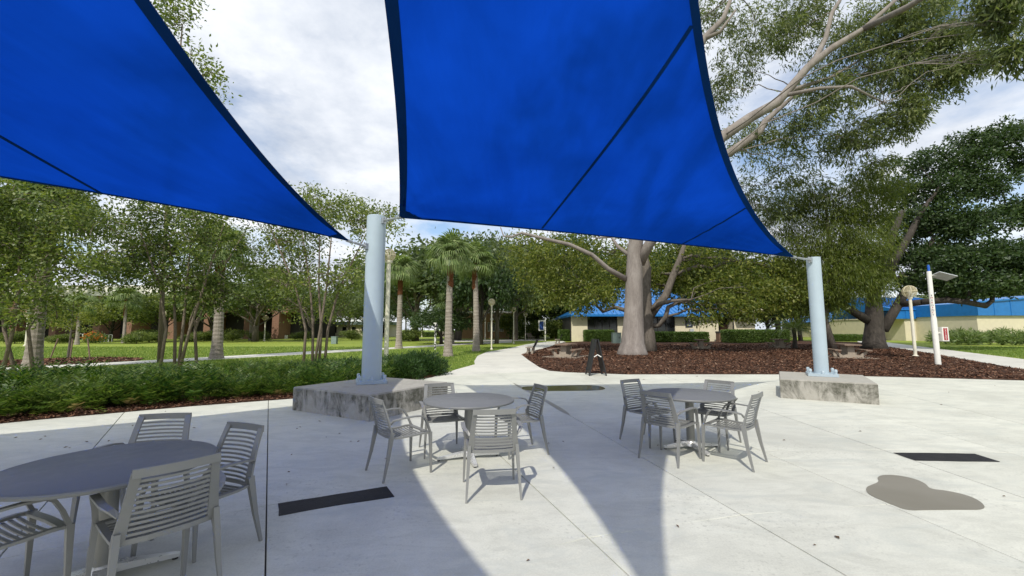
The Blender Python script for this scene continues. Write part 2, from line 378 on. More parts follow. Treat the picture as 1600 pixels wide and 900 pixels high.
def leaf_quads(P, D, ln, wd, fold=0.25):
    """diamond leaves from base P along unit D; per-leaf length and width arrays"""
    n = len(P); rv = norm(rng.normal(size=(n, 3))); S = norm(np.cross(D, rv)); N = np.cross(S, D)
    ln = np.asarray(ln).reshape(-1, 1) * np.ones((n, 1)); wd = np.asarray(wd).reshape(-1, 1) * np.ones((n, 1))
    mid = P + D * ln * .45 - N * wd * fold
    return np.stack([P, mid + S * wd / 2 + N * wd * fold, P + D * ln, mid - S * wd / 2 + N * wd * fold], 1)
def text_obj(name, s, size, mat, parent, mtx, extrude=.004):
    cu = bpy.data.curves.new(name, 'FONT'); cu.body = s; cu.size = size; cu.align_x = 'CENTER'; cu.align_y = 'CENTER'; cu.extrude = extrude; cu.resolution_u = 2
    tmp = bpy.data.objects.new('tmp', cu); col.objects.link(tmp); dg = bpy.context.evaluated_depsgraph_get()
    me = bpy.data.meshes.new_from_object(tmp.evaluated_get(dg)); bpy.data.objects.remove(tmp)
    me.materials.clear(); me.materials.append(M[mat]); o = link(name, me, parent); o.matrix_local = mtx; return o

# ------------------------------------------------------------------ ground, plaza, paths, beds
tag(MB().prism([(-700, -300), (700, -300), (700, 1200), (-700, 1200)], -.6, -.04).obj('lawn', 'grass'), kind='structure')
PC = Vector((4.5, -7.65))
def pol(r, a): return Vector((PC.x + r * math.cos(R(a)), PC.y + r * math.sin(R(a))))
angs = [18, 25, 32, 39, 46, 53, 60, 67, 74, 81.2, 87.8, 94.9, 102.2, 109.4, 120.1, 127.1, 134, 141, 148, 155, 162, 169]
rads = [2.5, 4.4, 6.3, 8.1, 9.95, 11.75, 13.5, 15.45, 17.35, 19.2, 21.1, 23.0, 25.0]
px2 = lambda L_: [Vector(at(u, v)[:2]) for u, v in L_]
edgeL = [pol(20.15, a) for a in (168, 160, 152, 144, 137, 130, 124, 118, 114)]
edgeT = px2([(652, 592.5), (673, 590), (735, 585.5), (800, 582), (859.5, 579.5)])
edgeB = px2([(884, 581.6), (914.6, 582.7), (980, 585), (1217, 585), (1400, 589), (1600, 594.5), (1740, 600)])
plaza_poly = edgeL + edgeT + edgeB + [Vector((24, 9)), Vector((26, -6)), Vector((12, -9)), Vector((-10, -9)), Vector((-18, -4))]
def clip(poly, a, b):
    out = []; n = len(poly); nx, ny = -(b.y - a.y), (b.x - a.x); d = lambda p: (p.x - a.x) * nx + (p.y - a.y) * ny
    for i in range(n):
        p, q = poly[i], poly[(i + 1) % n]; dp, dq = d(p), d(q)
        if dp >= 0: out.append(p)
        if (dp > 0 > dq) or (dp < 0 < dq): out.append(p + (q - p) * (dp / (dp - dq)))
    return out
def clean(poly):
    out = []
    for p in poly:
        if not out or (p - out[-1]).length > .004: out.append(p)
    if len(out) > 2 and (out[0] - out[-1]).length < .004: out.pop()
    return out
def area(p): return sum(p[i].x * p[(i + 1) % len(p)].y - p[(i + 1) % len(p)].x * p[i].y for i in range(len(p))) / 2
plaza = tag(MB().prism(plaza_poly, -.2, -.028).obj('plaza', 'joint'), kind='structure')
G = .0055
for i in range(len(angs) - 1):
    for j in range(len(rads) - 1):
        a0, a1, r0, r1 = angs[i], angs[i + 1], rads[j], rads[j + 1]
        am = (a0 + a1) / 2
        cell = []
        for a in (a0, am, a1):
            p = pol(r1 - G, a); cell.append(p)
        inner = [pol(r0 + G, a1), pol(r0 + G, a0)]
        # shift side edges inwards by the joint gap
        def sh(p, a, sgn): t = Vector((-math.sin(R(a)), math.cos(R(a)))); return p + t * (sgn * G)
        quad = [sh(cell[0], a0, 1), cell[1], sh(cell[2], a1, -1), sh(inner[0], a1, -1), sh(inner[1], a0, 1)]
        if area(quad) < 0: quad.reverse()
        poly = list(plaza_poly)
        if area(poly) < 0: poly.reverse()
        for q in range(len(quad)):
            poly = clip(poly, quad[q], quad[(q + 1) % len(quad)])
            if len(poly) < 3: break
        poly = clean(poly)
        if len(poly) < 3 or abs(area(poly)) < .02: continue
        MB().prism(poly, -.06, random.uniform(-.0012, .0012), 0.004).obj('slab', 'concrete', plaza)
path_poly = [edgeT[1]] + px2([(713, 577), (742, 569), (741, 564), (746, 556), (760, 550), (795.5, 544), (822, 538), (850, 534), (878, 532.3), (884, 534.5), (858, 542.5), (840, 547), (815, 554), (826, 562.6), (843.5, 574)]) + [edgeT[4], edgeT[3], edgeT[2]]
path = tag(MB().prism(path_poly, -.3, -.03).obj('path', 'joint'), kind='structure')
ys = [10, 16.2, 18.4, 21, 24, 27.5, 31.5, 36, 41, 47, 54, 70]
for a, b in zip(ys[:-1], ys[1:]):
    p = list(path_poly)
    if area(p) < 0: p.reverse()
    p = clip(p, Vector((-50, a + .008)), Vector((50, a + .008))); p = clip(p, Vector((50, b - .008)), Vector((-50, b - .008))) if len(p) > 2 else p
    p = clean(p)
    if len(p) > 2 and abs(area(p)) > .02: MB().prism(p, -.06, -.004, .004).obj('slab', 'path', path)
def strip(name, up, lo, mat='path', z=-.006):
    return tag(MB().prism(px2(up) + px2(list(reversed(lo))), -.3, z).obj(name, mat), kind='structure')
ctr = [(-160, 587), (11, 576), (189, 567), (318, 560), (480, 551), (600, 544.5), (737, 536.5), (800, 533.6)]
strip('lawn_path', [(u, v - (1.8 if v > 545 else 1.1)) for u, v in ctr], [(u, v + (1.9 if v > 545 else 1.1)) for u, v in ctr])
strip('far_path', [(690, 531.5), (850, 529.5)], [(690, 534), (850, 532)], z=-.004)
strip('side_path', [(1340, 531), (1380, 534), (1468, 545), (1600, 561), (1750, 580)], [(1340, 536), (1380, 541), (1454, 552), (1600, 577.6), (1735, 602)])
bed_px = [(815, 554), (826, 562.6), (843.5, 574), (859.5, 579.5)]
bed_poly = px2(bed_px) + edgeB + px2([(1600, 577.8), (1454, 552.2), (1380, 541.2), (1340, 534.5), (1180, 531.5), (950, 531.5), (880, 535), (858, 542.6), (840, 547)])
tag(MB().prism(bed_poly, -.3, .012).obj('mulch_bed', 'mulch'), kind='structure')
sbed = [pol(20.15, a) for a in (168, 160, 152, 144, 137, 130, 124, 118, 114)] + [edgeT[0], edgeT[1], Vector(at(700, 581)[:2])] + [pol(24.3, a) for a in (108, 114, 120, 127, 134, 141, 148, 155, 162, 168)]
tag(MB().prism(sbed, -.3, .006).obj('shrub_bed', 'mulch'), kind='structure')
isl = [(-20, 574.5), (60, 571.5), (140, 567.5), (215, 563.5), (224, 560), (180, 558), (90, 559.5), (0, 563), (-30, 568)]
tag(MB().prism(px2(isl), -.3, -.002).obj('island_bed', 'mulch'), kind='structure')
def inside(poly, X, Y):
    c = np.zeros(len(X), bool); n = len(poly)
    for i in range(n):
        x0, y0 = poly[i].x, poly[i].y; x1, y1 = poly[(i + 1) % n].x, poly[(i + 1) % n].y
        m = ((y0 > Y) != (y1 > Y)) & (X < (x1 - x0) * (Y - y0) / ((y1 - y0) or 1e-9) + x0); c ^= m
    return c
def chips(name, poly, n, z, ymax, label, size=.075):
    xs = [p.x for p in poly]; yy = [p.y for p in poly]; out = []; tot = 0
    while tot < n:
        Y = min(yy) + (min(max(yy), ymax) - min(yy)) * rng.random(n * 3) ** 1.7; X = min(xs) + (max(xs) - min(xs)) * rng.random(n * 3)
        k = inside(poly, X, Y) & (np.abs(X) < 1.35 * Y + 1); P = np.stack([X[k], Y[k]], 1); out.append(P); tot += len(P)
    P = np.concatenate(out)[:n]; m = len(P); P = np.c_[P, z + .012 + .02 * rng.random(m)]
    a = rng.random(m) * 2 * np.pi; D = norm(np.c_[np.cos(a), np.sin(a), rng.normal(0, .3, m)])
    sc = np.maximum(1, P[:, 1] / 20) ; ln = size * (.5 + rng.random(m)) * sc; wd = ln * (.18 + .22 * rng.random(m))
    S = norm(np.cross(D, np.c_[rng.normal(0, .35, m), rng.normal(0, .35, m), np.ones(m)]))
    V = np.stack([P - D * ln[:, None] / 2 - S * wd[:, None] / 2, P + D * ln[:, None] / 2 - S * wd[:, None] * .3, P + D * ln[:, None] / 2 + S * wd[:, None] / 2, P - D * ln[:, None] / 2 + S * wd[:, None] * .4], 1)
    tag(link(name, quadmesh(name, V, 'chip')), label, 'mulch', kind='stuff')
chips('mulch_chips', bed_poly, 70000, .012, 45, 'reddish brown bark chips covering the tree bed', .085)
chips('mulch_chips', sbed, 24000, .006, 30, 'dark bark chips along the foot of the shrub row', .07)
chips('mulch_chips', px2(isl), 4000, -.002, 40, 'brown bark chips on the island in the lawn', .12)
# grass blades on the nearer lawn
def blades(n):
    Y = 14.5 + 26 * rng.random(n * 6) ** 1.6; X = (-1.3 + 2.9 * rng.random(n * 6)) * Y
    bad = np.zeros(len(X), bool)
    for p in (plaza_poly, path_poly, bed_poly, sbed, px2(isl)): bad |= inside(p, X, Y)
    U = 800 + 650 * X / Y
    bad |= (U > 905) & (U < 1400) | (U > 1760)
    V_ = 515 + 1053 / Y
    cx = np.array([c[0] for c in ctr]); cy = np.array([c[1] for c in ctr]); bad |= (np.abs(V_ - np.interp(U, cx, cy)) < 2.2)
    bad |= (U > 1330) & (V_ > np.interp(U, [1340, 1380, 1468, 1600, 1750], [530, 533.6, 544.6, 560.5, 579.5]))
    X, Y = X[~bad][:n], Y[~bad][:n]; m = len(X)
    P = np.c_[X, Y, np.full(m, -.042)]; h = .05 + .05 * rng.random(m); a = rng.random(m) * 6.283; w = .012 * np.maximum(1, Y / 14)
    T = P + np.c_[rng.normal(0, .02, m), rng.normal(0, .02, m), h]; S = np.c_[np.cos(a), np.sin(a), 0 * a] * w[:, None]
    tag(link('grass_blades', quadmesh('grass_blades', np.stack([P - S, P + S, T], 1), 'blade', k=3)), 'short mown green grass blades on the lawn', 'grass', kind='stuff')
blades(90000)

# black strips, puddles, fallen leaves on the plaza
def ragged(px, n, amp):
    q = px2(px); out = []
    for i in range(len(q)):
        a, b = q[i], q[(i + 1) % len(q)]; k = max(2, int((b - a).length / .12))
        for j in range(k): out.append(a + (b - a) * (j / k) + Vector((random.uniform(-amp, amp), random.uniform(-amp, amp))))
    return out
tag(MB().prism(ragged([(435, 787.5), (500, 777.5), (560, 768), (604, 761), (610, 768), (617, 777), (540, 788), (470, 800), (435, 807)], 8, .006), .002, .007).obj('black_strip', 'tape'), 'black ragged strip stuck on the concrete beside the left joint', 'floor strip', 'black strips stuck to the plaza')
tag(MB().prism(ragged([(1396, 708), (1460, 708.5), (1523, 709.5), (1563, 722), (1500, 721.2), (1430, 720)], 8, .004), .002, .007).obj('black_strip', 'tape'), 'black strip stuck on the concrete above the brown puddle', 'floor strip', 'black strips stuck to the plaza')
def smooth_poly(px, it=3):
    q = px2(px)
    for _ in range(it): q = [x for i in range(len(q)) for x in (q[i] * .75 + q[(i + 1) % len(q)] * .25, q[i] * .25 + q[(i + 1) % len(q)] * .75)]
    return q
pud = [(1352, 762), (1364, 757), (1374, 753), (1370, 746), (1380, 742), (1405, 743), (1432, 749), (1448, 757), (1452, 764), (1480, 767), (1512, 774), (1535, 785), (1541, 797), (1500, 796.8), (1450, 797.2), (1416, 798), (1390, 787), (1356, 773)]
tag(MB().prism(smooth_poly(pud, 2), .0016, .0035).obj('puddle', 'puddle'), kind='structure')
tag(MB().prism(smooth_poly([(815, 604), (840, 603.5), (880, 602.5), (915, 601.5), (938, 603), (949, 608), (930, 610.5), (880, 610.8), (838, 611.5), (815, 609)], 2), .0016, .0035).obj('puddle', 'puddle2'), kind='structure')
tag(MB().prism(smooth_poly([(800, 597), (812, 603), (842, 618), (862, 629), (880, 639), (892, 648.5), (886, 648), (874, 642), (858, 632), (838, 619), (808, 604)], 1), .0014, .0026).obj('damp_streak', 'streak'), kind='structure')
fl = [(1308, 840, .07), (1017, 602, .07), (1006, 593, .09), (1089, 588, .12), (857, 693, .04), (880, 690, .05), (865, 731, .05), (448, 757, .05), (560, 690, .05), (604, 717, .06), (70, 682, .05), (109, 700, .06), (1344, 674, .05), (1225, 688, .05)]
for _ in range(34):
    uu = random.uniform(0, 1600); fl.append((uu, random.uniform(596, 660) if uu > 700 else random.uniform(640, 700), random.uniform(.03, .07)))
for _ in range(10): fl.append((random.uniform(450, 1600), random.uniform(650, 880), random.uniform(.025, .05)))
for u, v, s in fl:
    p = at(u, v, .004); a = random.random() * 6.28
    m = MB(); d = Vector((math.cos(a), math.sin(a), 0)); n_ = Vector((-d.y, d.x, 0))
    m.add([p - d * s / 2, p + n_ * s * .22 + Vector((0, 0, .012)), p + d * s / 2 + Vector((0, 0, .008)), p - n_ * s * .22 + Vector((0, 0, .010)), p + Vector((0, 0, .002))], [(0, 4, 1), (4, 2, 1), (0, 3, 4), (4, 3, 2)])
    tag(m.obj('fallen_leaf', 'dead'), 'curled brown leaf fallen on the bare concrete', 'leaf', 'fallen leaves on the plaza')

# ------------------------------------------------------------------ plinths, posts, shade sails
def plinth(corners, h, label):
    m = MB(); m.prism(corners, -.05, h, .025)
    o = m.obj('concrete_plinth', 'plinth'); tag(o, label, 'plinth', 'plinths of the sail posts')
    c = sum(corners, Vector((0, 0))) / 4
    return o
def square(c, s, a):
    return [Vector((c[0] + s * .7071 * math.cos(R(a + 45 + 90 * i)), c[1] + s * .7071 * math.sin(R(a + 45 + 90 * i)))) for i in range(4)]
P1 = at(580, 598, .46); P2 = at(1284, 587, .45)
pl1 = [Vector((-2.53, 7.55)), Vector((-1.43, 9.42)), Vector((-3.34, 10.5)), Vector((-4.45, 8.63))]
pl2 = [Vector((6.40, 10.12)), Vector((7.95, 9.2)), Vector((9.09, 10.94)), Vector((7.54, 11.93))]
plinth(pl1, .46, 'stained low concrete block under the post behind the middle table')
plinth(pl2, .45, 'mouldy concrete block under the right-hand post beside the bark bed')
PR = Vector((-.62, -3.3)); PL = Vector((-12.7, 1.6))
plinth(square(PR, 1.7, 10), .45, 'concrete block under the tall post behind the viewer')
plinth(square(PL, 1.7, 30), .45, 'concrete block under the far left sail post')
def post(xy, z0, z1, r, rz, label):
    t = thing('sail_post', label, 'post', (xy[0], xy[1], z0), rz, 'steel posts carrying the shade sails')
    h = z1 - z0
    MB().lathe([(r, .05), (r, h - .012), (r - .012, h), (0, h)], n=40).obj('shaft', 'post', t, 'auto')
    MB().box((0, 0, .036), (.62, .62, .064)).obj('base_plate', 'post', t)
    for i in range(4):
        for off in (0,):
            a = R(45 + 90 * i); x, y = .365 * math.cos(a), .365 * math.sin(a)
            b = MB().lathe([(.045, .06), (.045, .085), (.03, .085), (.03, .12), (.037, .12), (.037, .165), (.028, .185), (0, .19)], (x, y, 0), 10).obj('bolt', 'post', t, 'auto')
    for i in range(4):
        a = R(90 * i); x, y = .265 * math.cos(a), .265 * math.sin(a)
        MB().lathe([(.04, .06), (.04, .08), (.034, .08), (.034, .125), (.02, .145), (0, .148)], (x, y, 0), 10).obj('bolt', 'post', t, 'auto')
    return t
R1, R2 = .210, .158
post(P1, .46, 4.19, R1, R(22), 'pale blue steel post on the stained block behind the middle table')
post(P2, .45, 3.50, R2, R(-30), 'pale blue steel post on the mouldy block by the bark bed')
post(PR, .45, 5.6, R1, 0, 'tall pale blue post behind the viewer holding both sails')
post(PL, .45, 4.1, R1, 0, 'pale blue post out at far left holding the left sail')
def bez(A, B, C, t): return A * (1 - t) ** 2 + C * (2 * t * (1 - t)) + B * t ** 2
def cub(A, C1, C2, B, t): return A * (1-t)**3 + C1 * (3*t*(1-t)**2) + C2 * (3*t*t*(1-t)) + B * t**3
V3 = Vector
def sail(name, label, A, B, C, cAC, cBC, cAB, seams, anchors, group):
    """triangle A,B,C; row t runs from edge A-C to edge B-C"""
    t_ = thing(name, label, 'shade sail', (A.x, A.y, A.z), 0, group)
    N = 90; wid_ = (B - A).length; wc_ = ((A + B) * .5 - C).length
    eA = lambda t: cub(A, cAC[0], cAC[1], C, t) if isinstance(cAC, tuple) else bez(A, C, cAC, t)
    eB = lambda t: cub(B, cBC[0], cBC[1], C, t) if isinstance(cBC, tuple) else bez(B, C, cBC, t)
    eC = lambda s: bez(A, B, cAB, s)
    def ripple(s, t):
        a, b = max(s, 0) * wid_ * (1 - t), max(t, 0) * wc_; d = math.hypot(a, b); return .022 * math.sin(math.atan2(b, a + 1e-6) * 16) * math.exp(-((d - 1.1) / .9) ** 2)
    def S(s, t):
        p = eA(t).lerp(eB(t), s); return p + (eC(s) - A.lerp(B, s)) * (1 - t) ** 1.5 + V3((0, 0, -.10 * math.sin(math.pi * s) * math.sin(math.pi * t) + ripple(s, t) + ripple(1 - s, t)))
    off = -A
    m = MB()
    for j in range(N + 1):
        for i in range(N + 1): m.v.append(tuple(S(i / N, j / N * .999) + off))
    for j in range(N):
        for i in range(N): a = j * (N + 1) + i; m.f.append((a, a + 1, a + N + 2, a + N + 1))
    cloth = m.obj('cloth', 'sail', t_, True)
    def band(fn, nm, dz=.006):
        mm = MB(); K = 60
        for i in range(K + 1):
            p, q = fn(i / K); mm.v += [tuple(p + off + V3((0, 0, -dz))), tuple(q + off + V3((0, 0, -dz))), tuple(q + off + V3((0, 0, dz))), tuple(p + off + V3((0, 0, dz)))]
        for i in range(K):
            for j in range(4): k = (j + 1) % 4; mm.f.append((i*4+j, i*4+k, i*4+4+k, i*4+4+j))
        mm.f += [(0, 1, 2, 3), (K*4+3, K*4+2, K*4+1, K*4)]
        return mm.obj(nm, 'hem', t_, False)
    W = .13
    def hA(t): t *= .985; w = (eB(t) - eA(t)).length; return S(-.02 / w, t), S(min(.5, W / w), t)
    def hB(t): t *= .985; w = (eB(t) - eA(t)).length; return S(1 + .02 / w, t), S(1 - min(.5, W / w), t)
    wC = ((A + B) * .5 - C).length
    def hC(s): return S(s, -.02 / wC), S(s, .05 / wC)
    band(hA, 'hem', .007); band(hB, 'hem', .006); band(hC, 'hem', .005)
    def proj(p):
        q = p - V3((0, 0, CAMH)); y = q.y * CP + q.z * SP; z = -q.y * SP + q.z * CP
        return (800 + FOC * q.x / y, 450 - FOC * z / y) if y > .3 else (9e9, 9e9)
    def inv(u, v):
        f = lambda s_, q: (lambda r: (r[0] - u) ** 2 + (r[1] - v) ** 2)(proj(S(s_, q)))
        _, s_, q = min((f(i / 60, j / 60), i / 60, j / 60) for i in range(61) for j in range(50)); st = 1 / 120
        for _ in range(9):
            _, s_, q = min((f(s_ + i * st, q + j * st), s_ + i * st, q + j * st) for i in (-1, 0, 1) for j in (-1, 0, 1)); st /= 1.7
        return s_, q
    def plan(x, y, s_, q):
        for _ in range(12):
            p = S(s_, q); a = S(s_ + 1e-3, q); b = S(s_, q + 1e-3); e0, e1 = x - p.x, y - p.y
            m00, m10, m01, m11 = (a.x - p.x) / 1e-3, (a.y - p.y) / 1e-3, (b.x - p.x) / 1e-3, (b.y - p.y) / 1e-3; det = m00 * m11 - m01 * m10
            s_ += (e0 * m11 - e1 * m01) / det; q += (m00 * e1 - m10 * e0) / det
        return s_, q
    for (pa, pb, ext) in seams:
        a, b = inv(*pa), inv(*pb); A0, B0 = S(*a), S(*b); B0 = A0 + (B0 - A0) * ext; pts = []; cur = a
        for i in range(41):
            g = A0.lerp(B0, i / 40); cur = plan(g.x, g.y, *cur); pts.append(S(*cur))
        def sm(x):
            i = min(39, int(x * 40)); p = pts[i].lerp(pts[i + 1], x * 40 - i); w = (pts[i + 1] - pts[i]).cross(V3((0, 0, 1))).normalized() * .022; return p - w, p + w
        band(sm, 'seam', .004)
    # corner patches
    for (s0, t0, ds, dt) in ((0, 0, 1, 1), (1, 0, -1, 1)):
        mm = MB(); K = 8; wid = (B - A).length
        def pt(a, b): return S(s0 + ds * a * .6 / wid, t0 + dt * b * .42 / wC) + off
        ring = [pt(0, 0)] + [pt(math.cos(x * math.pi / 2 / K) * (1 - .25 * math.sin(2 * x * math.pi / 2 / K)), math.sin(x * math.pi / 2 / K) * (1 - .25 * math.sin(2 * x * math.pi / 2 / K))) for x in range(K + 1)]
        n = len(ring); mm.v += [tuple(p + V3((0, 0, -.010))) for p in ring] + [tuple(p + V3((0, 0, .010))) for p in ring]
        for i in range(1, n - 1): mm.f += [(0, i, i + 1), (n, n + i + 1, n + i)]
        for i in range(n): mm.f.append((i, (i + 1) % n, n + (i + 1) % n, n + i))
        mm.obj('corner_patch', 'hem', t_)
    for corner, anc in anchors:
        d = (anc - corner); a = corner + off; b = anc + off; u = d.normalized(); tb = MB()
        tb.tube([a - u * .06, a + u * .07], .036, 8); tb.tube([a, a.lerp(b, .3)], .014, 6); tb.tube([a.lerp(b, .28), a.lerp(b, .72)], .028, 8); tb.tube([a.lerp(b, .7), b], .016, 6)
        tb.tube([b - u * .10, b - u * .03], .036, 8); tb.box(tuple(b - u * .01), (.10, .10, .13), math.atan2(u.y, u.x)); tb.tube([b - u * .07 - V3((0, 0, .08)), b - u * .07 + V3((0, 0, .08))], .016, 6)
        tb.obj('turnbuckle', 'galv', t_)
    return t_
def on_post(pc, r, z, toward):
    d = Vector((toward.x - pc[0], toward.y - pc[1])).normalized(); return V3((pc[0] + d.x * r, pc[1] + d.y * r, z))
A_ = V3((-2.46, 8.93, 4.07)); B_ = V3((7.06, 10.3, 3.43)); C_ = V3((-.57, -2.17, 5.22))
sail('shade_sail', 'blue triangular shade sail stretched between the two posts above the tables', A_, B_, C_, V3((-.45, 1.83, 4.78)), V3((1.43, 5.19, 4.4)), V3((1.65, 9.17, 3.79)),
     [((847, 357), (1082, 40), 1.0), ((1065, 382), (1165, 325), 1.0)], [(A_, on_post(P1, R1, 4.06, A_)), (B_, on_post(P2, R2, 3.42, B_)), (C_, on_post(PR, R1, 5.3, C_))], 'blue shade sails over the plaza')
A2 = V3((-3.51, 8.81, 3.52)); B2 = V3((-11.84, 2.07, 3.71)); C2 = V3((-.53, -2.68, 4.80))
sail('shade_sail', 'blue triangular shade sail over the left table, clipped to the left post', A2, B2, C2, V3((-3.38, 2.53, 3.98)), V3((-5.6, -.2, 4.1)), V3((-5.65, 4.8, 3.54)),
     [((160, 303), (2, 214), 2.2)], [(A2, on_post(P1, R1, 3.46, A2)), (B2, on_post(PL, R1, 3.74, B2)), (C2, on_post(PR, R1, 4.85, C2))], 'blue shade sails over the plaza')

# ------------------------------------------------------------------ tables and chairs
def make_table():
    t = thing('cafe_table', 'x', 'table', group='round cafe tables')
    MB().lathe([(0, .700), (.555, .700), (.576, .708), (.579, .722), (.574, .731), (.563, .733), (.556, .730), (.550, .7335), (0, .7345)], n=72).obj('table_top', 'table', t, 'auto')
    MB().lathe([(.055, .05), (.055, .665), (.16, .69), (.16, .6995)], n=28).obj('column', 'column', t, 'auto')
    MB().lathe([(.055, .03), (.085, .035), (.085, .06), (.0565, .10)], n=24).obj('hub', 'polished', t, 'auto')
    for i in range(4):
        a = R(90 * i); d = Vector((math.cos(a), math.sin(a), 0)); sd = Vector((-d.y, d.x, 0))
        f = MB().sweep([d * .06 + V3((0, 0, .062)), d * .2 + V3((0, 0, .05)), d * .37 + V3((0, 0, .031)), d * .40 + V3((0, 0, .027))], sd, [.085, .07, .05, .042], [.05, .038, .026, .02]).obj('foot', 'polished', t)
        MB().lathe([(.018, 0), (.018, .02), (.010, .022)], tuple(d * .375), 10).obj('glide', 'blackfoot', f)
    return t
def make_chair():
    t = thing('armchair', 'x', 'chair', group='slatted armchairs round the cafe tables')
    def backy(z): u = (z - .44) / .41; return -.195 - .075 * u - .045 * u * u
    def hw(z): return .236 - .040 * (z - .44) / .41
    zs = [.43, .50, .60, .70, .78, .835]
    fr = MB()
    for s in (-1, 1):
        pts = [V3((s * (hw(z) - .012), backy(z), z)) for z in zs]
        fr.sweep(pts, (1, 0, 0), [.06, .058, .05, .046, .046, .050], .016)
    xs = [-.2, -.12, 0, .12, .2]
    fr.sweep([V3((x * 1.06, backy(.835) - .022 * (1 - (x / .196) ** 2), .832)) for x in [-.195, -.18, -.09, 0, .09, .18, .195]], (0, 0, 1), [.05] * 7, .016)
    fr.obj('back_frame', 'chair', t)
    slat = None
    for i in range(11):
        z = .478 + i * .0305; w = hw(z) - .036
        p = [V3((x * w, backy(z) - .028 * (1 - x * x), z)) for x in (-1, -.6, -.2, .2, .6, 1)]
        MB().sweep(p, (0, 0, 1), .0145, .009).obj('back_slat', 'chair', t)
    sf = MB()
    for s in (-1, 1): sf.sweep([V3((s * .225, -.195, .44)), V3((s * .228, -.10, .432)), V3((s * .235, .05, .437)), V3((s * .24, .17, .446)), V3((s * .24, .235, .44))], (1, 0, 0), .035, .018)
    sf.sweep([V3((-.235, .225, .442)), V3((0, .238, .438)), V3((.235, .225, .442))], (0, 1, 0), .045, .018)
    sf.sweep([V3((-.22, -.195, .442)), V3((-.1, -.222, .442)), V3((.1, -.222, .442)), V3((.22, -.195, .442))], (0, 0, 1), .03, .012)
    sf.obj('seat_frame', 'chair', t)
    for i in range(11):
        y = -.165 + i * .0335; dz = -.020 * (1 - ((y + .02) / .22) ** 2); w = .215
        MB().sweep([V3((x * w, y, .441 + dz - .008 * (1 - x * x))) for x in (-1, -.5, 0, .5, 1)], (0, 1, 0), .019, .009).obj('seat_slat', 'chair', t)
    for s in (-1, 1):
        MB().sweep([V3((s * .232, backy(.60) + .012, .595)), V3((s * .262, -.20, .632)), V3((s * .286, -.13, .648)), V3((s * .292, .02, .656)), V3((s * .290, .11, .650)), V3((s * .284, .155, .625)), V3((s * .270, .20, .55)), V3((s * .256, .240, .455)), V3((s*.2545, .244, .43))],
                   (1, 0, 0), [.022, .03, .038, .042, .042, .038, .03, .028, .03], [.02, .016, .014, .013, .014, .018, .02, .022, .024]).obj('arm', 'chair', t)
        MB().sweep([V3((s * .253, .246, .45)), V3((s * .262, .25, .25)), V3((s * .27, .255, 0.0))], (1, 0, 0), [.032, .027, .018], [.036, .028, .02]).obj('leg', 'chair', t)
        MB().sweep([V3((s * .232, -.205, .50)), V3((s * .236, -.215, .43)), V3((s * .248, -.25, .22)), V3((s * .262, -.30, 0.0))], (1, 0, 0), [.030, .034, .027, .018], [.05, .045, .032, .02]).obj('leg', 'chair', t)
    return t
tables = [((-2.68, 2.89), 40, 'round grey cafe table at far left, cut by the picture edge'),
          (tuple(at(732, 716)[:2]), 18, 'round grey cafe table in front of the stained concrete block'),
          (tuple(at(1080, 700)[:2]), 8, 'round dark grey cafe table nearest the bark bed, right of the path')]
tb = make_table()
for i, (c, a, lab) in enumerate(tables):
    o = tb if i == 0 else copy_tree(tb); o.location = (c[0], c[1], 0); o.rotation_euler = (0, 0, R(a)); o['label'] = lab
def pxc(r, f):
    a, b = at(*r), at(*f); return (a + b) * .5, (b - a)
ch = [(None, (-2.19, 2.715), (-.79, .62), 'slatted grey armchair in the near left corner seen from behind, turned to the left table'),
      (None, (-3.10, 3.59), (.20, -.98), 'slatted grey armchair on the far side of the left table'),
      (None, (-2.29, 3.20), (-.36, -.93), 'slatted grey armchair at the right side of the left table'),
      (None, (-3.0, 2.52), (.41, .91), 'slatted grey armchair half cut off by the left picture edge'),
      ((591, 743.5), (656.5, 729), None, 'slatted grey armchair at the middle table standing in front of the stained block'),
      ((771, 780), (764, 752), None, 'slatted grey armchair in front of the middle table, its back to the viewer'),
      ((684.5, 695.5), (698, 716), None, 'slatted grey armchair behind the middle table on its left'),
      ((834, 703), (790, 708), None, 'slatted grey armchair behind the middle table on its right'),
      ((991, 683.5), (1036, 696), None, 'slatted grey armchair at the right table on its far left side'),
      ((1029, 723), (1064, 709), None, 'slatted grey armchair in front of the right table seen from behind'),
      ((1128, 686), (1103, 699), None, 'slatted grey armchair behind the right table facing the viewer'),
      ((1180.5, 728), (1113.5, 714), None, 'slatted grey armchair at the right end of the right table')]
chair0 = make_chair()
for i, (a, b, c, lab) in enumerate(ch):
    if a is None: pos, d = Vector((b[0], b[1], 0)), Vector((c[0], c[1], 0))
    else: pos, d = pxc(a, b)
    o = chair0 if i == 0 else copy_tree(chair0)
    o.location = (pos.x, pos.y, 0.0); o.rotation_euler = (0, 0, math.atan2(d.y, d.x) - math.pi / 2); o['label'] = lab

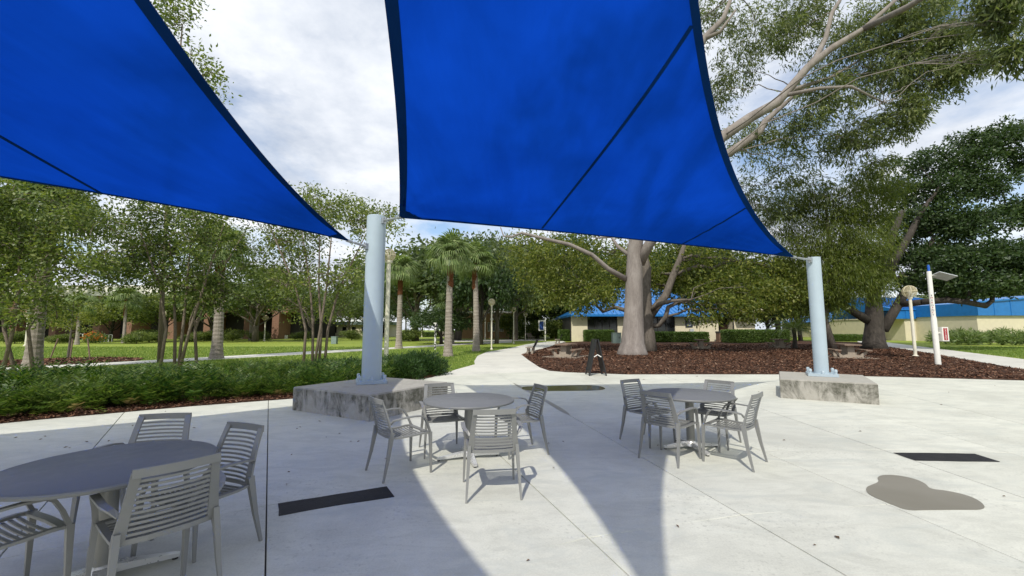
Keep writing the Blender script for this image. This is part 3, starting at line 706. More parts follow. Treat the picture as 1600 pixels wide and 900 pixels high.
# ------------------------------------------------------------------ foliage builders
def leaves_in(blobs, clump_n, ls, lw, cs, droop, nrm=None):
    """blobs: (centre, (rx,ry,rz), number of clumps)"""
    out = []
    for c, r, n in blobs:
        n = int(n)
        if n < 1: continue
        d = norm(rng.normal(size=(n, 3))); rr = rng.random(n) ** .42
        # uneven outline
        ph = rng.random(3) * 6.28; wob = 1 + .22 * np.sin(3 * d[:, 0] + ph[0]) * np.sin(4 * d[:, 2] + ph[1]) + .12 * np.sin(7 * d[:, 1] + ph[2])
        cc = np.array(c) + d * (rr * wob)[:, None] * np.array(r)
        k = clump_n; P = np.repeat(cc, k, 0) + rng.normal(size=(n * k, 3)) * cs * np.array([1, 1, .75])
        D = norm(np.repeat(d, k, 0) * .5 + rng.normal(size=(n * k, 3)) * .8 + np.array([0, 0, -droop]))
        s = ls * (.6 + .8 * rng.random(n * k)); out.append(leaf_quads(P, D, s, s * lw))
    return np.concatenate(out)
def limb_path(a, b, bend=.26, n=7, up=.15):
    a, b = Vector(a), Vector(b); L_ = (b - a).length; off = Vector((random.uniform(-1, 1), random.uniform(-1, 1), random.uniform(0, 1))) * (bend * L_)
    mid = (a + b) / 2 + off + Vector((0, 0, up * L_ * .3)); pts = []
    for i in range(n + 1):
        t = i / n; p = a * (1 - t) ** 2 + mid * (2 * t * (1 - t)) + b * t * t
        if 0 < i < n: p += Vector((random.uniform(-1, 1), random.uniform(-1, 1), random.uniform(-1, 1))) * L_ * .03
        pts.append(p)
    return pts
def taper(r0, r1, n): return [r0 + (r1 - r0) * (i / (n - 1)) ** .8 for i in range(n)]
def tree(name, label, base, trunk, blobs, leaf, bark_, lsize, lw=.45, clump_n=14, cs=.35, droop=.2, limbs=(), group=None, twigs=5, auto=True, limb_r=.35, sides=10, cat='tree'):
    """trunk: list of (path, radii) in world coordinates"""
    base = Vector(base); t = thing(name, label, cat, base, 0, group)
    m = MB(); off = -base
    for pth, rad in list(trunk) + list(limbs):
        m.tube([Vector(p) + off for p in pth], rad, sides, True, .03)
    if auto:
        tp, tr = trunk[0]
        for c, r, n in blobs:
            c = Vector(c); cand = [(i, Vector(tp[i])) for i in range(len(tp) // 2, len(tp))]
            for pth, rad in limbs: cand += [((pth, rad, i), Vector(pth[i])) for i in range(1, len(pth))]
            below = [x for x in cand if x[1].z < c.z + .3 * r[2]] or cand
            key, s = min(below, key=lambda x: (x[1] - c).length)
            rr = (tr[key] if isinstance(key, int) else key[1][key[2]]) * .6
            rr = min(rr, limb_r); pp = limb_path(s, c); m.tube([p + off for p in pp], taper(rr, rr * .3, len(pp)), 7)
            for _ in range(twigs):
                d = Vector(norm(rng.normal(size=3)))
                e_ = c + Vector((d.x * r[0], d.y * r[1], d.z * r[2])) * .85; st = pp[random.randint(len(pp) - 3, len(pp) - 1)]
                q = limb_path(st, e_, .15, 4); m.tube([p + off for p in q], taper(rr * .32, .012, 5), 5, False)
    m.obj('trunk', bark_, t, True)
    V = leaves_in(blobs, clump_n, lsize, lw, cs, droop) + np.array(off)
    link('crown', quadmesh('crown', V, leaf), t)
    return t
def BL(u, v, Y, rpx, n, sy=1.0, sz=1.0, depth=None):
    c = aty(u, v, Y); r = rpx / FOC * Y; return (tuple(c), (r, depth if depth else r * sy, r * sz), n)

# --- the big pale eucalyptus
eb = at(988, 554); EY = eb.y
Ez = lambda u, v, dy=0: aty(u, v, EY + dy)
trunk = [([eb + V3((0, 0, -.2)), eb + V3((0, 0, .25)), Ez(989, 535), Ez(990, 490), Ez(991, 430), Ez(992, 390), Ez(1000, 330, -.6), Ez(1030, 250, -1.2)], [1.12, .92, .74, .62, .54, .49, .40, .33])]
lim = [([Ez(1000, 412), Ez(1012, 385, -.6), Ez(1040, 345, -1.5), Ez(1080, 270, -2), Ez(1128, 214, -2.2), Ez(1172, 184, -2.2), Ez(1215, 160, -2.4), Ez(1262, 105, -2.6), Ez(1300, 75, -3), Ez(1350, 45, -3.2), Ez(1405, -5, -3.5)], [.32, .32, .32, .33, .34, .32, .28, .23, .2, .16, .1]),
       ([Ez(1060, 300, -1.2), Ez(1095, 265, -.5), Ez(1138, 240, 0), Ez(1188, 205, 0), Ez(1195, 190, 0), Ez(1240, 150, 1)], [.3, .3, .28, .25, .2, .12]),
       ([Ez(1250, 118, -2.5), Ez(1275, 90, -2.4), Ez(1290, 60, -2.4), Ez(1300, 20, -2.4), Ez(1325, -20, -2.4)], [.22, .18, .15, .12, .08]),
       ([Ez(1200, 172, -2.4), Ez(1240, 140, -1.5), Ez(1300, 120, -1), Ez(1350, 90, -.5)], [.18, .14, .1, .05]),
       ([Ez(1222, 150, -2.4), Ez(1280, 138, -3.5), Ez(1330, 135, -3.8), Ez(1380, 160, -4)], [.14, .1, .08, .04]),
       ([Ez(1040, 200, -1), Ez(1070, 120, -1), Ez(1100, 60, -1), Ez(1130, 30, -1), Ez(1145, -10, -1)], [.36, .3, .22, .18, .1]),
       ([Ez(1098, 62, -1), Ez(1125, 50, -1.5), Ez(1150, 15, -2)], [.16, .12, .06]),
       ([Ez(978, 436), Ez(950, 420, -.5), Ez(925, 398, -.8), Ez(890, 382, -1), Ez(855, 374, -1.2), Ez(815, 364, -1.2), Ez(800, 370, -1.2), Ez(787, 369, -1.2), Ez(782, 355, -1.2)], [.19, .155, .135, .12, .105, .085, .065, .05, .035]),
       ([Ez(985, 400), Ez(965, 385, .5), Ez(955, 370, .8), Ez(930, 372, 1)], [.15, .12, .09, .05])]
eb_bl = []
for u, v, r, n, dy in [(1115, 30, 45, 60, 0), (1150, 110, 45, 50, 1), (1120, 150, 35, 36, 2), (1180, 50, 50, 80, 0), (1230, 60, 45, 60, -2), (1170, 220, 45, 60, -1), (1245, 200, 45, 70, -2), (1225, 260, 40, 46, 0), (1290, 150, 50, 90, -3), (1330, 60, 55, 110, -3), (1400, 30, 55, 120, -4), (1380, 110, 60, 150, -3), (1440, 70, 50, 110, -4),
                      (1450, 130, 45, 90, -4), (1490, 60, 40, 70, -5), (1500, 105, 34, 55, -5), (1400, 190, 42, 70, -3), (1340, 210, 40, 60, -2), (1300, 230, 35, 36, -1), (1360, 260, 35, 46, -1), (1425, 170, 30, 36, -4), (1260, 20, 45, 70, -2), (1450, 10, 40, 70, -4), (1200, 330, 42, 50, 2), (1160, 300, 30, 30, 2), (1270, 300, 40, 40, 1), (1030, 60, 70, 120, 2), (930, 100, 80, 140, 2), (1000, 180, 80, 140, 3), (850, 220, 80, 100, 3), (900, 300, 60, 80, 3), (1530, 85, 22, 22, -6)]:
    eb_bl.append(BL(u, v, EY + dy + 2.6, r, n * 1.45, 1.0, .85))
for u, v, r, n in [(1570, 25, 34, 60), (1590, 80, 30, 50), (1560, -10, 40, 60)]: eb_bl.append(BL(u, v, EY - 12, r, n))
lim.append(([Ez(1350, 45, -3.2), Ez(1420, 10, -6), Ez(1500, -40, -9), Ez(1590, -30, -12)], [.2, .16, .12, .06]))
tree('eucalyptus_tree', 'huge eucalyptus with smooth pale trunk rising from the bark bed', eb, trunk, eb_bl, 'eucleaf', 'eucbark', .30, .24, 25, .25, .9, lim, twigs=8, limb_r=.05, sides=14)
# buttress roots hinted by flared base: second flare pieces are part of the trunk tube above
# --- tree behind the eucalyptus with crooked grey limbs
fb = at(1012, 549); FY = fb.y + .0
Fz = lambda u, v, dy=0: aty(u, v, FY + dy)
trunk = [([fb + V3((0, 0, -.2)), Fz(1012, 530), Fz(1008, 490), Fz(1006, 455), Fz(1010, 420), Fz(1005, 395)], [.72, .56, .58, .5, .36, .26])]
lim = [([Fz(1012, 498), Fz(1025, 480), Fz(1040, 462), Fz(1052, 430), Fz(1062, 405), Fz(1070, 380)], [.36, .32, .30, .26, .21, .14]),
       ([Fz(1010, 510), Fz(1030, 508, -.5), Fz(1040, 495, -1), Fz(1044, 480, -1), Fz(1060, 472, -1), Fz(1080, 468, -2)], [.2, .185, .165, .15, .12, .07]),
       ([Fz(1012, 488), Fz(1030, 475, -1), Fz(1050, 470, -1.5), Fz(1075, 468, -2)], [.2, .17, .13, .07]),
       ([Fz(1004, 490), Fz(985, 487, 1), Fz(960, 480, 1), Fz(942, 487, 1), Fz(930, 475, 1), Fz(925, 465, 1)], [.2, .17, .15, .13, .1, .05])]
bl = [BL(u, v, FY + dy, r, n, 1, .7) for u, v, r, n, dy in [(880, 400, 60, 150, 2), (842, 418, 46, 110, 3), (905, 450, 55, 150, 2), (872, 452, 26, 50, 3), (950, 400, 60, 130, 3), (960, 455, 40, 60, 3), (1060, 400, 60, 130, 3), (1110, 420, 60, 150, 1), (1085, 455, 45, 90, 0), (1140, 460, 55, 150, 0), (1110, 480, 40, 70, -1), (1170, 420, 55, 120, 2), (1190, 470, 45, 110, 0), (1230, 430, 50, 110, 2), (1020, 430, 40, 50, 4), (820, 390, 45, 80, 4), (935, 462, 26, 40, -1), (1030, 448, 30, 50, 3), (1065, 440, 32, 60, 2), (1215, 455, 40, 110, 1), (1160, 485, 26, 50, -2), (905, 478, 20, 26, 0), (985, 430, 34, 60, 4)]]
tree('spreading_tree', 'broad green tree with crooked grey limbs just behind the pale trunk', fb, trunk, bl, 'limeleaf', 'bark', .24, .45, 22, .30, .25, lim, twigs=6, limb_r=.16)
# --- the dark oak on the right
ob = at(1366, 545); OY = ob.y
Oz = lambda u, v, dy=0: aty(u, v, OY + dy)
trunk = [([ob + V3((0, 0, -.2)), Oz(1366, 535), Oz(1366, 510), Oz(1366, 490), Oz(1365, 470), Oz(1368, 440), Oz(1390, 380), Oz(1410, 330)], [1.05, .78, .64, .64, .52, .42, .3, .2])]
lim = [([Oz(1380, 515), Oz(1398, 485), Oz(1415, 455), Oz(1432, 425), Oz(1446, 400), Oz(1460, 370)], [.40, .35, .32, .28, .24, .16]),
       ([Oz(1355, 500), Oz(1330, 485), Oz(1312, 474), Oz(1290, 462), Oz(1270, 455)], [.36, .3, .25, .2, .12]),
       ([Oz(1440, 472, -2), Oz(1480, 469, -3), Oz(1510, 472, -4), Oz(1540, 478, -4), Oz(1550, 470, -4), Oz(1552, 455, -4)], [.25, .23, .21, .2, .15, .1]),
       ([Oz(1405, 475), Oz(1425, 474, -1), Oz(1440, 472, -2)], [.3, .26, .25]),
       ([Oz(1425, 440), Oz(1410, 428), Oz(1398, 438)], [.2, .16, .08]),
       ([Oz(1385, 440), Oz(1395, 410), Oz(1420, 370), Oz(1440, 330), Oz(1470, 290)], [.4, .34, .28, .2, .1]),
       ([Oz(1446, 400), Oz(1480, 370), Oz(1520, 340), Oz(1570, 330)], [.3, .22, .15, .08])]
bl = [BL(u, v, OY + dy, r, n * 1.3, 1, .62) for u, v, r, n, dy in [(1420, 350, 45, 100, 2), (1460, 400, 45, 120, 0), (1400, 400, 40, 70, 3), (1500, 420, 45, 130, -3), (1460, 300, 45, 100, 1), (1500, 260, 45, 100, 1), (1540, 290, 40, 80, 0), (1480, 345, 50, 140, 0), (1530, 350, 40, 70, -2), (1560, 395, 42, 100, -4), (1520, 445, 34, 70, -4), (1590, 430, 36, 90, -4), (1570, 220, 40, 80, 0), (1610, 250, 40, 80, 0), (1600, 330, 40, 90, -2), (1640, 400, 50, 120, -3), (1430, 440, 30, 50, 0), (1480, 450, 30, 50, -2), (1440, 255, 35, 50, 2), (1520, 220, 30, 40, 2), (1600, 200, 24, 25, 2), (1400, 300, 40, 60, 3), (1560, 445, 30, 60, -4), (1340, 420, 40, 60, 4)]]
tree('oak_tree', 'massive dark oak with forked trunk at right beside the globe lamp', ob, trunk, bl, 'oakleaf', 'oakbark', .26, .5, 30, .27, .1, lim, twigs=6, limb_r=.2, sides=12)
# --- weeping fine-leaved tree between the right post and the oak
wb = at(1288, 548); WY = wb.y - 1
Wz = lambda u, v, dy=0: aty(u, v, WY + dy)
trunk = [([Vector((wb.x, WY, -.1)), Wz(1288, 500), Wz(1292, 440), Wz(1296, 380), Wz(1290, 320)], [.28, .24, .2, .16, .08])]
bl = [BL(u, v, WY + dy, r, n * 1.6, .9, 1.0) for u, v, r, n, dy in [(1320, 330, 40, 110, 0), (1290, 380, 45, 130, 0), (1345, 390, 42, 130, -1), (1320, 430, 42, 130, -1), (1360, 440, 34, 90, 0), (1275, 440, 40, 100, 0), (1240, 400, 42, 90, 1), (1220, 340, 42, 70, 2), (1260, 320, 36, 70, 1), (1370, 340, 34, 70, 0), (1395, 300, 26, 36, 0), (1350, 290, 30, 40, 0), (1300, 470, 30, 50, 0), (1250, 470, 34, 60, 1)]]
tree('weeping_tree', 'weeping fine-leaved green tree drooping beside the right-hand post', Vector((wb.x, WY, 0)), trunk, bl, 'weep', 'bark', .30, .15, 34, .34, 1.6, (), twigs=5, limb_r=.1)

# --- multi-stemmed myrtle trees behind the shrub row
def myrtle(label, bpx, stems, bls, Y=None, n=1.0):
    b = at(*bpx); Y = Y or b.y; f = lambda u, v, dy=0: aty(u, v, Y + dy)
    b = Vector((aty(bpx[0], bpx[1], Y).x, Y, 0)); tr = []; lm = []
    for i, (u0, u1, u2) in enumerate(stems):
        dy = random.uniform(-.5, .5); z = [V3((aty(u0, 560, Y).x, Y + dy, -.1)), f(u0 * .8 + u1 * .2, 515, dy), f(u1, 450, dy * 1.6), f(u1 * .5 + u2 * .5, 400, dy * 2), f(u2, 350, dy * 2.4)]
        (tr if i == 0 else lm).append((z, [.062, .052, .042, .03, .015]))
    B_l = [BL(u, v, Y + dy, r, k * n * 1.08, 1.1, .8) for u, v, r, k, dy in bls]
    tree('myrtle_tree', label, b, tr, B_l, 'myrtle', 'stem', .115, .52, 26, .19, .15, lm, 'myrtle trees behind the shrub row', twigs=9, limb_r=.028, sides=7)
def mbl(u0, u1, v0, v1, r, k, cnt):
    return [(random.uniform(u0, u1), random.uniform(v0, v1), r * random.uniform(.75, 1.25), k, random.uniform(-1.3, 1.3)) for _ in range(cnt)]
random.seed(11)
myrtle('multi-stemmed leafy tree at far left in front of the ringed palm trunk', (22, 576), [(8, 0, -40), (40, 60, 130), (18, 30, 30)], mbl(-60, 165, 275, 430, 40, 34, 20) + mbl(-20, 90, 420, 495, 30, 20, 7), 14.5)
myrtle('multi-stemmed leafy tree standing between the two ringed palm trunks at left', (283, 560), [(262, 250, 215), (274, 272, 262), (284, 292, 300), (291, 318, 350), (298, 330, 390)], mbl(170, 400, 300, 440, 38, 30, 24) + mbl(215, 360, 430, 490, 28, 16, 8), 16.5)
myrtle('multi-stemmed leafy tree immediately left of the pale blue post', (494, 556), [(482, 462, 420), (490, 485, 470), (498, 510, 520), (508, 530, 580), (503, 498, 500)], mbl(400, 600, 320, 440, 36, 26, 20) + mbl(430, 560, 430, 490, 26, 16, 8) + [(485, 305, 14, 8, 0), (610, 335, 18, 10, 0), (560, 340, 24, 16, 0)], 17.5)
# tall tree whose top shows over the left sail
tb_ = aty(250, 560, 21); tb_.z = 0
tree('tall_tree', 'tall slender tree whose leafy top shows above the left sail', tb_, [([tb_ + V3((0, 0, -.1)), aty(255, 430, 21), aty(262, 300, 21), aty(275, 160, 21), aty(285, 40, 21)], [.11, .095, .08, .06, .03])],
     [BL(u, v, 21, r, n) for u, v, r, n in [(275, 10, 40, 40), (255, -10, 40, 40), (300, 100, 34, 40), (322, 150, 32, 46), (285, 190, 36, 40), (240, 90, 40, 40), (325, 110, 18, 14), (230, 190, 40, 36), (268, 40, 30, 30)]], 'myrtle', 'stem', .2, .5, 12, .3, .15, (), limb_r=.05)

# ------------------------------------------------------------------ palms
def frond_mesh(n=17, L_=1.05, droop=.75):
    """fan palm frond: petiole along +x, then a fan of drooping narrow leaflets"""
    out = []; pet = .75
    out.append(np.array([[0, -.02, 0], [pet, -.012, .10], [pet, .012, .10], [0, .02, 0]]))
    for i in range(n):
        a = R(-98 + 196 * i / (n - 1)); d = np.array([math.cos(a), math.sin(a), .12]); s = np.array([-math.sin(a), math.cos(a), 0]); p = np.array([pet, 0, .10]); ln = L_ * (1 - .28 * abs(i / (n - 1) - .5) * 2) * random.uniform(.88, 1.1)
        q1 = p + d * ln * .5; q2 = p + d * ln * .78 + np.array([0, 0, -droop * .28 * ln]); q3 = p + d * ln * .88 + np.array([0, 0, -droop * .78 * ln])
        w1, w2 = .056, .036
        out.append(np.array([p - s * .008, q1 - s * w1, q1 + s * w1, p + s * .008])); out.append(np.array([q1 - s * w1, q2 - s * w2, q2 + s * w2, q1 + s * w1])); out.append(np.array([q2 - s * w2, q3 - s * .006, q3 + s * .006, q2 + s * w2]))
    return quadmesh('frond', np.array(out), 'palmleaf')
FR = [frond_mesh(23, 1.15, .95), frond_mesh(23, 1.05, 1.25), frond_mesh(21, 1.2, .75)]
def palm(label, base, height, r, fr_scale=1.0, n=30, lean=(0, 0), boots=True, zcut=None):
    t = thing('fan_palm', label, 'palm', base, 0, 'fan palms on the lawn'); base = Vector(base)
    prof = []; K = int(height / .11); m = MB(); pts = []; rad = []
    for i in range(K + 1):
        z = height * i / K; f = z / height; flare = 1 + .45 * math.exp(-z / .45); pts.append(V3((lean[0] * f * f, lean[1] * f * f, z - .05))); rad.append(r * flare * (1 - .28 * f) * (1.0 + (.035 if i % 2 else -.02)))
    m.tube(pts, rad, 14).obj('trunk', 'palmbark', t, False)
    top = pts[-1]
    if boots:
        b = MB(); b.lathe([(rad[-1] * 1.02, -1.9), (rad[-1] * 1.25, -1.7), (rad[-1] * 1.12, -1.3), (rad[-1] * 1.3, -1.0), (rad[-1] * 1.15, -.6), (rad[-1] * 1.4, -.4), (rad[-1] * 1.5, -.15), (rad[-1] * 1.2, .1), (0, .35)], tuple(top), 12); b.obj('boot', 'boot', t)
    for i in range(n):
        o = link('frond', random.choice(FR), t); az = i * 2.39996 + random.uniform(-.2, .2); f = i / n; el = 1.35 - 1.7 * f ** .9 + random.uniform(-.15, .15)
        o.location = top + V3((0, 0, .15 - .35 * f)); s = fr_scale * random.uniform(.85, 1.12); o.scale = (s, s, s)
        o.rotation_euler = (Matrix.Rotation(az, 3, 'Z') @ Matrix.Rotation(-el, 3, 'Y') @ Matrix.Rotation(random.uniform(-.3, .3), 3, 'X')).to_euler()
    return t
def palm_px(label, u, v, utop, vtop, wpx, fs=1.0, n=30, Y=None):
    b = at(u, v)
    if Y: b = Vector((aty(u, v, Y).x, Y, 0))
    tp = aty(utop, vtop, b.y); palm(label, (b.x, b.y, 0), tp.z, wpx / FOC * b.y / 2, fs, n, (tp.x - b.x, 0))
palm_px('fan palm with ringed trunk rising through the far left tree', 50, 578, 78, 335, 19, 1.05, 34)
palm_px('fan palm with its head hidden in the multi-stemmed tree, left of centre', 338, 560, 346, 395, 15, 1.0, 26)
palm_px('tall fan palm with red-brown boots nearest the curved path', 700, 556, 704, 402, 12, .90, 38)
palm_px('fan palm with orange boots beside the second globe lamp', 744, 548, 742, 414, 10, 1.0, 36)
palm_px('fan palm just right of the pale blue post above the round shrub', 623, 544, 626, 428, 9, 1.05, 36)
palm_px('small fan palm far behind the lawn path near the blue panel', 707, 537, 706, 470, 5, 1.0, 22)
palm_px('slim fan palm standing on the far lawn left of the low white board', 391, 532, 392, 483, 4.4, 1.0, 22)
palm_px('slim fan palm by the far lawn edge in front of the brown brick building', 193, 535.5, 197, 470, 4.6, 1.2, 22)
palm_px('slim far palm beside the bicycle racks', 120, 538, 124, 478, 5, 1.0, 20)
palm_px('thin far palm behind the speckled post', 634, 526, 634, 485, 2.6, 1.7, 20)
palm_px('thin far palm in front of the clipped far hedge', 692, 521.5 + 5, 691, 478, 2.6, 1.7, 20)

# ------------------------------------------------------------------ background trees, each from a few shared shapes
def proto_tree(leaf, bark_, h, rw, nb, ncl, ls, lw=.5, droop=.2, seed=0, squat=.75, trunk_r=.22, lobes=.42):
    random.seed(seed); tr = [([V3((0, 0, -.2)), V3((.1, 0, h * .2)), V3((-.1, .1, h * .42)), V3((.1, 0, h * .7))], [trunk_r * 1.3, trunk_r, trunk_r * .8, trunk_r * .35])]
    bls = []
    for i in range(nb):
        a = i * 2.4 + random.random(); rr = rw * math.sqrt((i + .5) / nb) * .8; z = h * (random.uniform(.58, .95) if trunk_r > .1 else random.uniform(.3, .9)) * (1 - .25 * (rr / rw)); s = rw * lobes * random.uniform(.75, 1.2)
        bls.append(((rr * math.cos(a), rr * math.sin(a), z), (s, s, s * squat), ncl))
    m = MB()
    for p, r in tr: m.tube(p, r, 9)
    for c, r, n in bls:
        c = Vector(c); pp = limb_path(tr[0][0][random.choice([1, 2, 2])], c); m.tube(pp, taper(trunk_r * .5, .02, len(pp)), 6)
    return m.mesh('trunk', bark_, True), quadmesh('crown', leaves_in(bls, 12, ls, lw, ls * 1.2, droop), leaf)
PT = {'oak': proto_tree('oakleaf', 'oakbark', 9, 5.2, 14, 62, .36, seed=1), 'grey': proto_tree('greyleaf', 'bark', 9, 5.0, 14, 62, .34, seed=2), 'lime': proto_tree('limeleaf', 'bark', 8, 4.2, 12, 60, .34, seed=3),
      'bush': proto_tree('myrtle', 'stem', 4, 2.4, 10, 50, .26, seed=4, squat=.9, trunk_r=.08), 'dark': proto_tree('myrtle', 'oakbark', 9, 4.6, 14, 62, .36, seed=5)}
def bg(kind, u, Y, vtop, label, wide=1.0, group='trees beyond the lawn', rz=None, name=None):
    tm, cm = PT[kind]; H0 = {'oak': 9, 'grey': 9, 'lime': 8, 'bush': 4, 'dark': 9}[kind]; x = aty(u, 515, Y).x; top = aty(u, vtop, Y).z; s = top / H0
    t = thing(name or {'bush': 'bush'}.get(kind, 'broadleaf_tree'), label, 'bush' if kind == 'bush' else 'tree', (x, Y, -.04), random.uniform(0, 6.28), group)
    t.scale = (s * wide, s * wide, s); link('trunk', tm, t); link('crown', cm, t); return t
random.seed(21)
def bg_row(rows):
    for r in rows: bg(*r)
bg_row([
 ('dark', -70, 60, 330, 'dark tree beyond the lawn at the left picture edge', 1.1), ('lime', 110, 54, 468, 'bright green low tree before the brown brick building', 1.2), ('dark', 175, 62, 460, 'dark green tree hiding the middle of the brick building', 1.3),
 ('dark', 250, 58, 458, 'dark green tree seen through the second myrtle', 1.2), ('grey', 330, 66, 436, 'grey green tree behind the second palm trunk', 1.2), ('grey', 400, 58, 420, 'wide grey green oak above the low white board', 1.5), ('oak', 470, 84, 448, 'dark oak behind the third myrtle', 1.3),
 ('grey', 545, 78, 455, 'grey green tree hidden behind the pale blue post', 1.2), ('grey', 650, 62, 395, 'grey green oak right of the post behind the palms', 1.35), ('oak', 596, 95, 455, 'dark far oak right of the post', 1.4), ('grey', 715, 66, 370, 'tall grey green oak behind the two front palms', 1.25), ('oak', 690, 48, 480, 'low spreading oak with pale limbs on the far lawn', 1.7),
 ('oak', 752, 46, 380, 'grey trunked oak behind the second globe lamp', .75), ('grey', 776, 50, 372, 'slim oak beside the far path', .7), ('lime', 805, 64, 395, 'yellow green tree over the far globe lamps', 1.0), ('oak', 838, 84, 400, 'dark tree behind the poster stand', 1.2),
 ('lime', 797, 74, 488, 'bright lime small tree beside the white-roofed building', 1.0), ('dark', 822, 84, 470, 'dark shrubby tree behind the far lamps', 1.0), ('dark', 862, 80, 450, 'dark tree left of the blue-roofed cafe', 1.3),
 ('oak', 880, 84, 380, 'tall dark tree behind the left end of the cafe', 1.3), ('dark', 1000, 90, 390, 'tall dark tree right behind the cafe roof', 1.3), ('oak', 1110, 88, 380, 'dark tree behind the right half of the cafe', 1.3), ('dark', 1215, 80, 410, 'dark tree right of the cafe', 1.2), ('oak', 1250, 60, 425, 'dark oak behind the right-hand post', 1.0),
 ('oak', 1200, 62, 440, 'dark low-limbed tree right of the cafe end wall', .9), ('lime', 1215, 95, 470, 'pale tree seen under the canopy right of the cafe', 1.4), ('oak', 1400, 100, 470, 'far tree seen left of the globe lamp', 1.5), ('grey', 1500, 110, 455, 'far grey tree above the right building roof', 1.5), ('oak', 1320, 120, 470, 'far tree behind the small blue-roofed house', 1.5), ('grey', 1450, 90, 465, 'far grey tree behind the emergency pole', 1.2), ('oak', 1650, 100, 440, 'far tree behind the tall blue and cream wall', 1.2)])
for i, u in enumerate(range(-260, 1900, 120)):
    bg(['oak', 'grey', 'dark'][i % 3], u + random.uniform(-30, 30), 140 + random.uniform(-12, 20), random.uniform(440, 465), 'distant tree in the line that closes the view', 1.7, 'distant tree line')
# small bushes at the far lawn edge
for i, (u, Y, vt, k) in enumerate([(95, 50, 520, 'bush'), (150, 52, 520, 'bush'), (215, 50, 515, 'bush'), (235, 54, 512, 'bush'), (300, 56, 517, 'bush'), (320, 60, 515, 'bush'), (365, 62, 512, 'bush'), (405, 62, 516, 'bush'), (470, 66, 516, 'bush'), (550, 66, 514, 'bush'), (580, 64, 516, 'bush'), (640, 60, 512, 'bush'), (25, 50, 515, 'bush')]):
    bg(k, u, Y, vt, 'low green bush along the far edge of the lawn', 1.5, 'bushes at the far lawn edge')
for u, Y, vt, lab in [(812, 74, 488, 'dense bush with pale blooms behind the first far lamp'), (868, 70, 497, 'dark bush left of the clipped hedge'), (840, 74, 495, 'dark bush behind the poster stand')]:
    bg('bush', u, Y, vt, lab, 1.3, 'bushes by the far path')

# ------------------------------------------------------------------ shrub row, hedges, low plants
def frondy(n, h, spread, leaf='fern', ll=.085, seed=0, up=.9):
    r2 = np.random.default_rng(seed); out = []
    for i in range(n):
        a = r2.random() * 6.283; o = r2.random() ** .6 * spread * .55; b = np.array([math.cos(a) * o, math.sin(a) * o, 0.0]); L_ = h * (.8 + .5 * r2.random()); el = R(28 + 55 * r2.random() ** .8) * up
        az = a + r2.normal(0, .6); d = np.array([math.cos(az) * math.cos(el), math.sin(az) * math.cos(el), math.sin(el)]); s = np.array([-math.sin(az), math.cos(az), 0])
        K = 11
        for j in range(3, K + 1):
            t = j / K; p = b + d * L_ * t + np.array([0, 0, -.42 * L_ * t * t * math.cos(el)]); l = ll * (1.25 - .6 * abs(t - .5)) * (1 if t < .95 else .7)
            for sg in (-1, 1):
                q = norm(s * sg * .85 + d * .55 + r2.normal(0, .13, 3)); w = norm(np.cross(q, d + r2.normal(0, .2, 3))); w = np.cross(w, q) * l * .11
                out.append(np.array([p, p + q * l * .5 + w, p + q * l, p + q * l * .5 - w]))
        # thin rachis
        p0, p1 = b, b + d * L_ * .6 + np.array([0, 0, -.15 * L_ * math.cos(el)]); out.append(np.array([p0 - s * .004, p1 - s * .003, p1 + s * .003, p0 + s * .004]))
    return quadmesh('shrub_foliage', np.array(out), leaf)
SH = [frondy(170, .74, .85, seed=s, ll=.13) for s in (1, 2, 3, 4)]
dry = [frondy(1, .62, .9, 'dryfrond', .12, q, .55) for q in range(5)]
random.seed(5)
k = 0
for row, (rad_, a0, a1, st) in enumerate([(21.05, 116.5, 160, 2.75), (22.1, 113.5, 160, 2.75), (23.2, 112.5, 160, 2.9)]):
    a = a0
    while a < a1:
        p = pol(rad_ + random.uniform(-.15, .15), a); rt = p.x / max(p.y, .1)
        if rt > -1.75 and p.y > 3:
            s = random.uniform(.78, 1.22) * (1.0 if row else .92)
            t = thing('frond_shrub', 'low ferny green shrub in the row along the plaza edge', 'shrub', (p.x, p.y, 0), random.uniform(0, 6.28), 'ferny shrubs along the left plaza edge')
            t.scale = (s, s, s); link('foliage', SH[k % 4], t)
            if row == 0:
                for q in range(random.randint(1, 5)): link('dry_frond', dry[q], t, None, random.uniform(0, 6))
            k += 1
        a += st * random.uniform(.9, 1.1)
def juniper(n, r, h, seed):
    r2 = np.random.default_rng(seed); d = norm(r2.normal(size=(n, 3))); d[:, 2] = np.abs(d[:, 2]); rr = r2.random(n) ** .35
    c = d * rr[:, None] * np.array([r, r, h]) * (1 + .15 * np.sin(5 * d[:, :1] + seed)); kk = 9
    P = np.repeat(c, kk, 0) + r2.normal(size=(n * kk, 3)) * .045; D = norm(np.repeat(d, kk, 0) + r2.normal(size=(n * kk, 3)) * .45 + np.array([0, 0, .45])); s = .085 * (.6 + .8 * r2.random(n * kk))
    return leaf_quads(P, D, s, s * .28)
JU = [quadmesh('shrub_foliage', juniper(900, .72, .68, s), 'shrub') for s in (1, 2)]
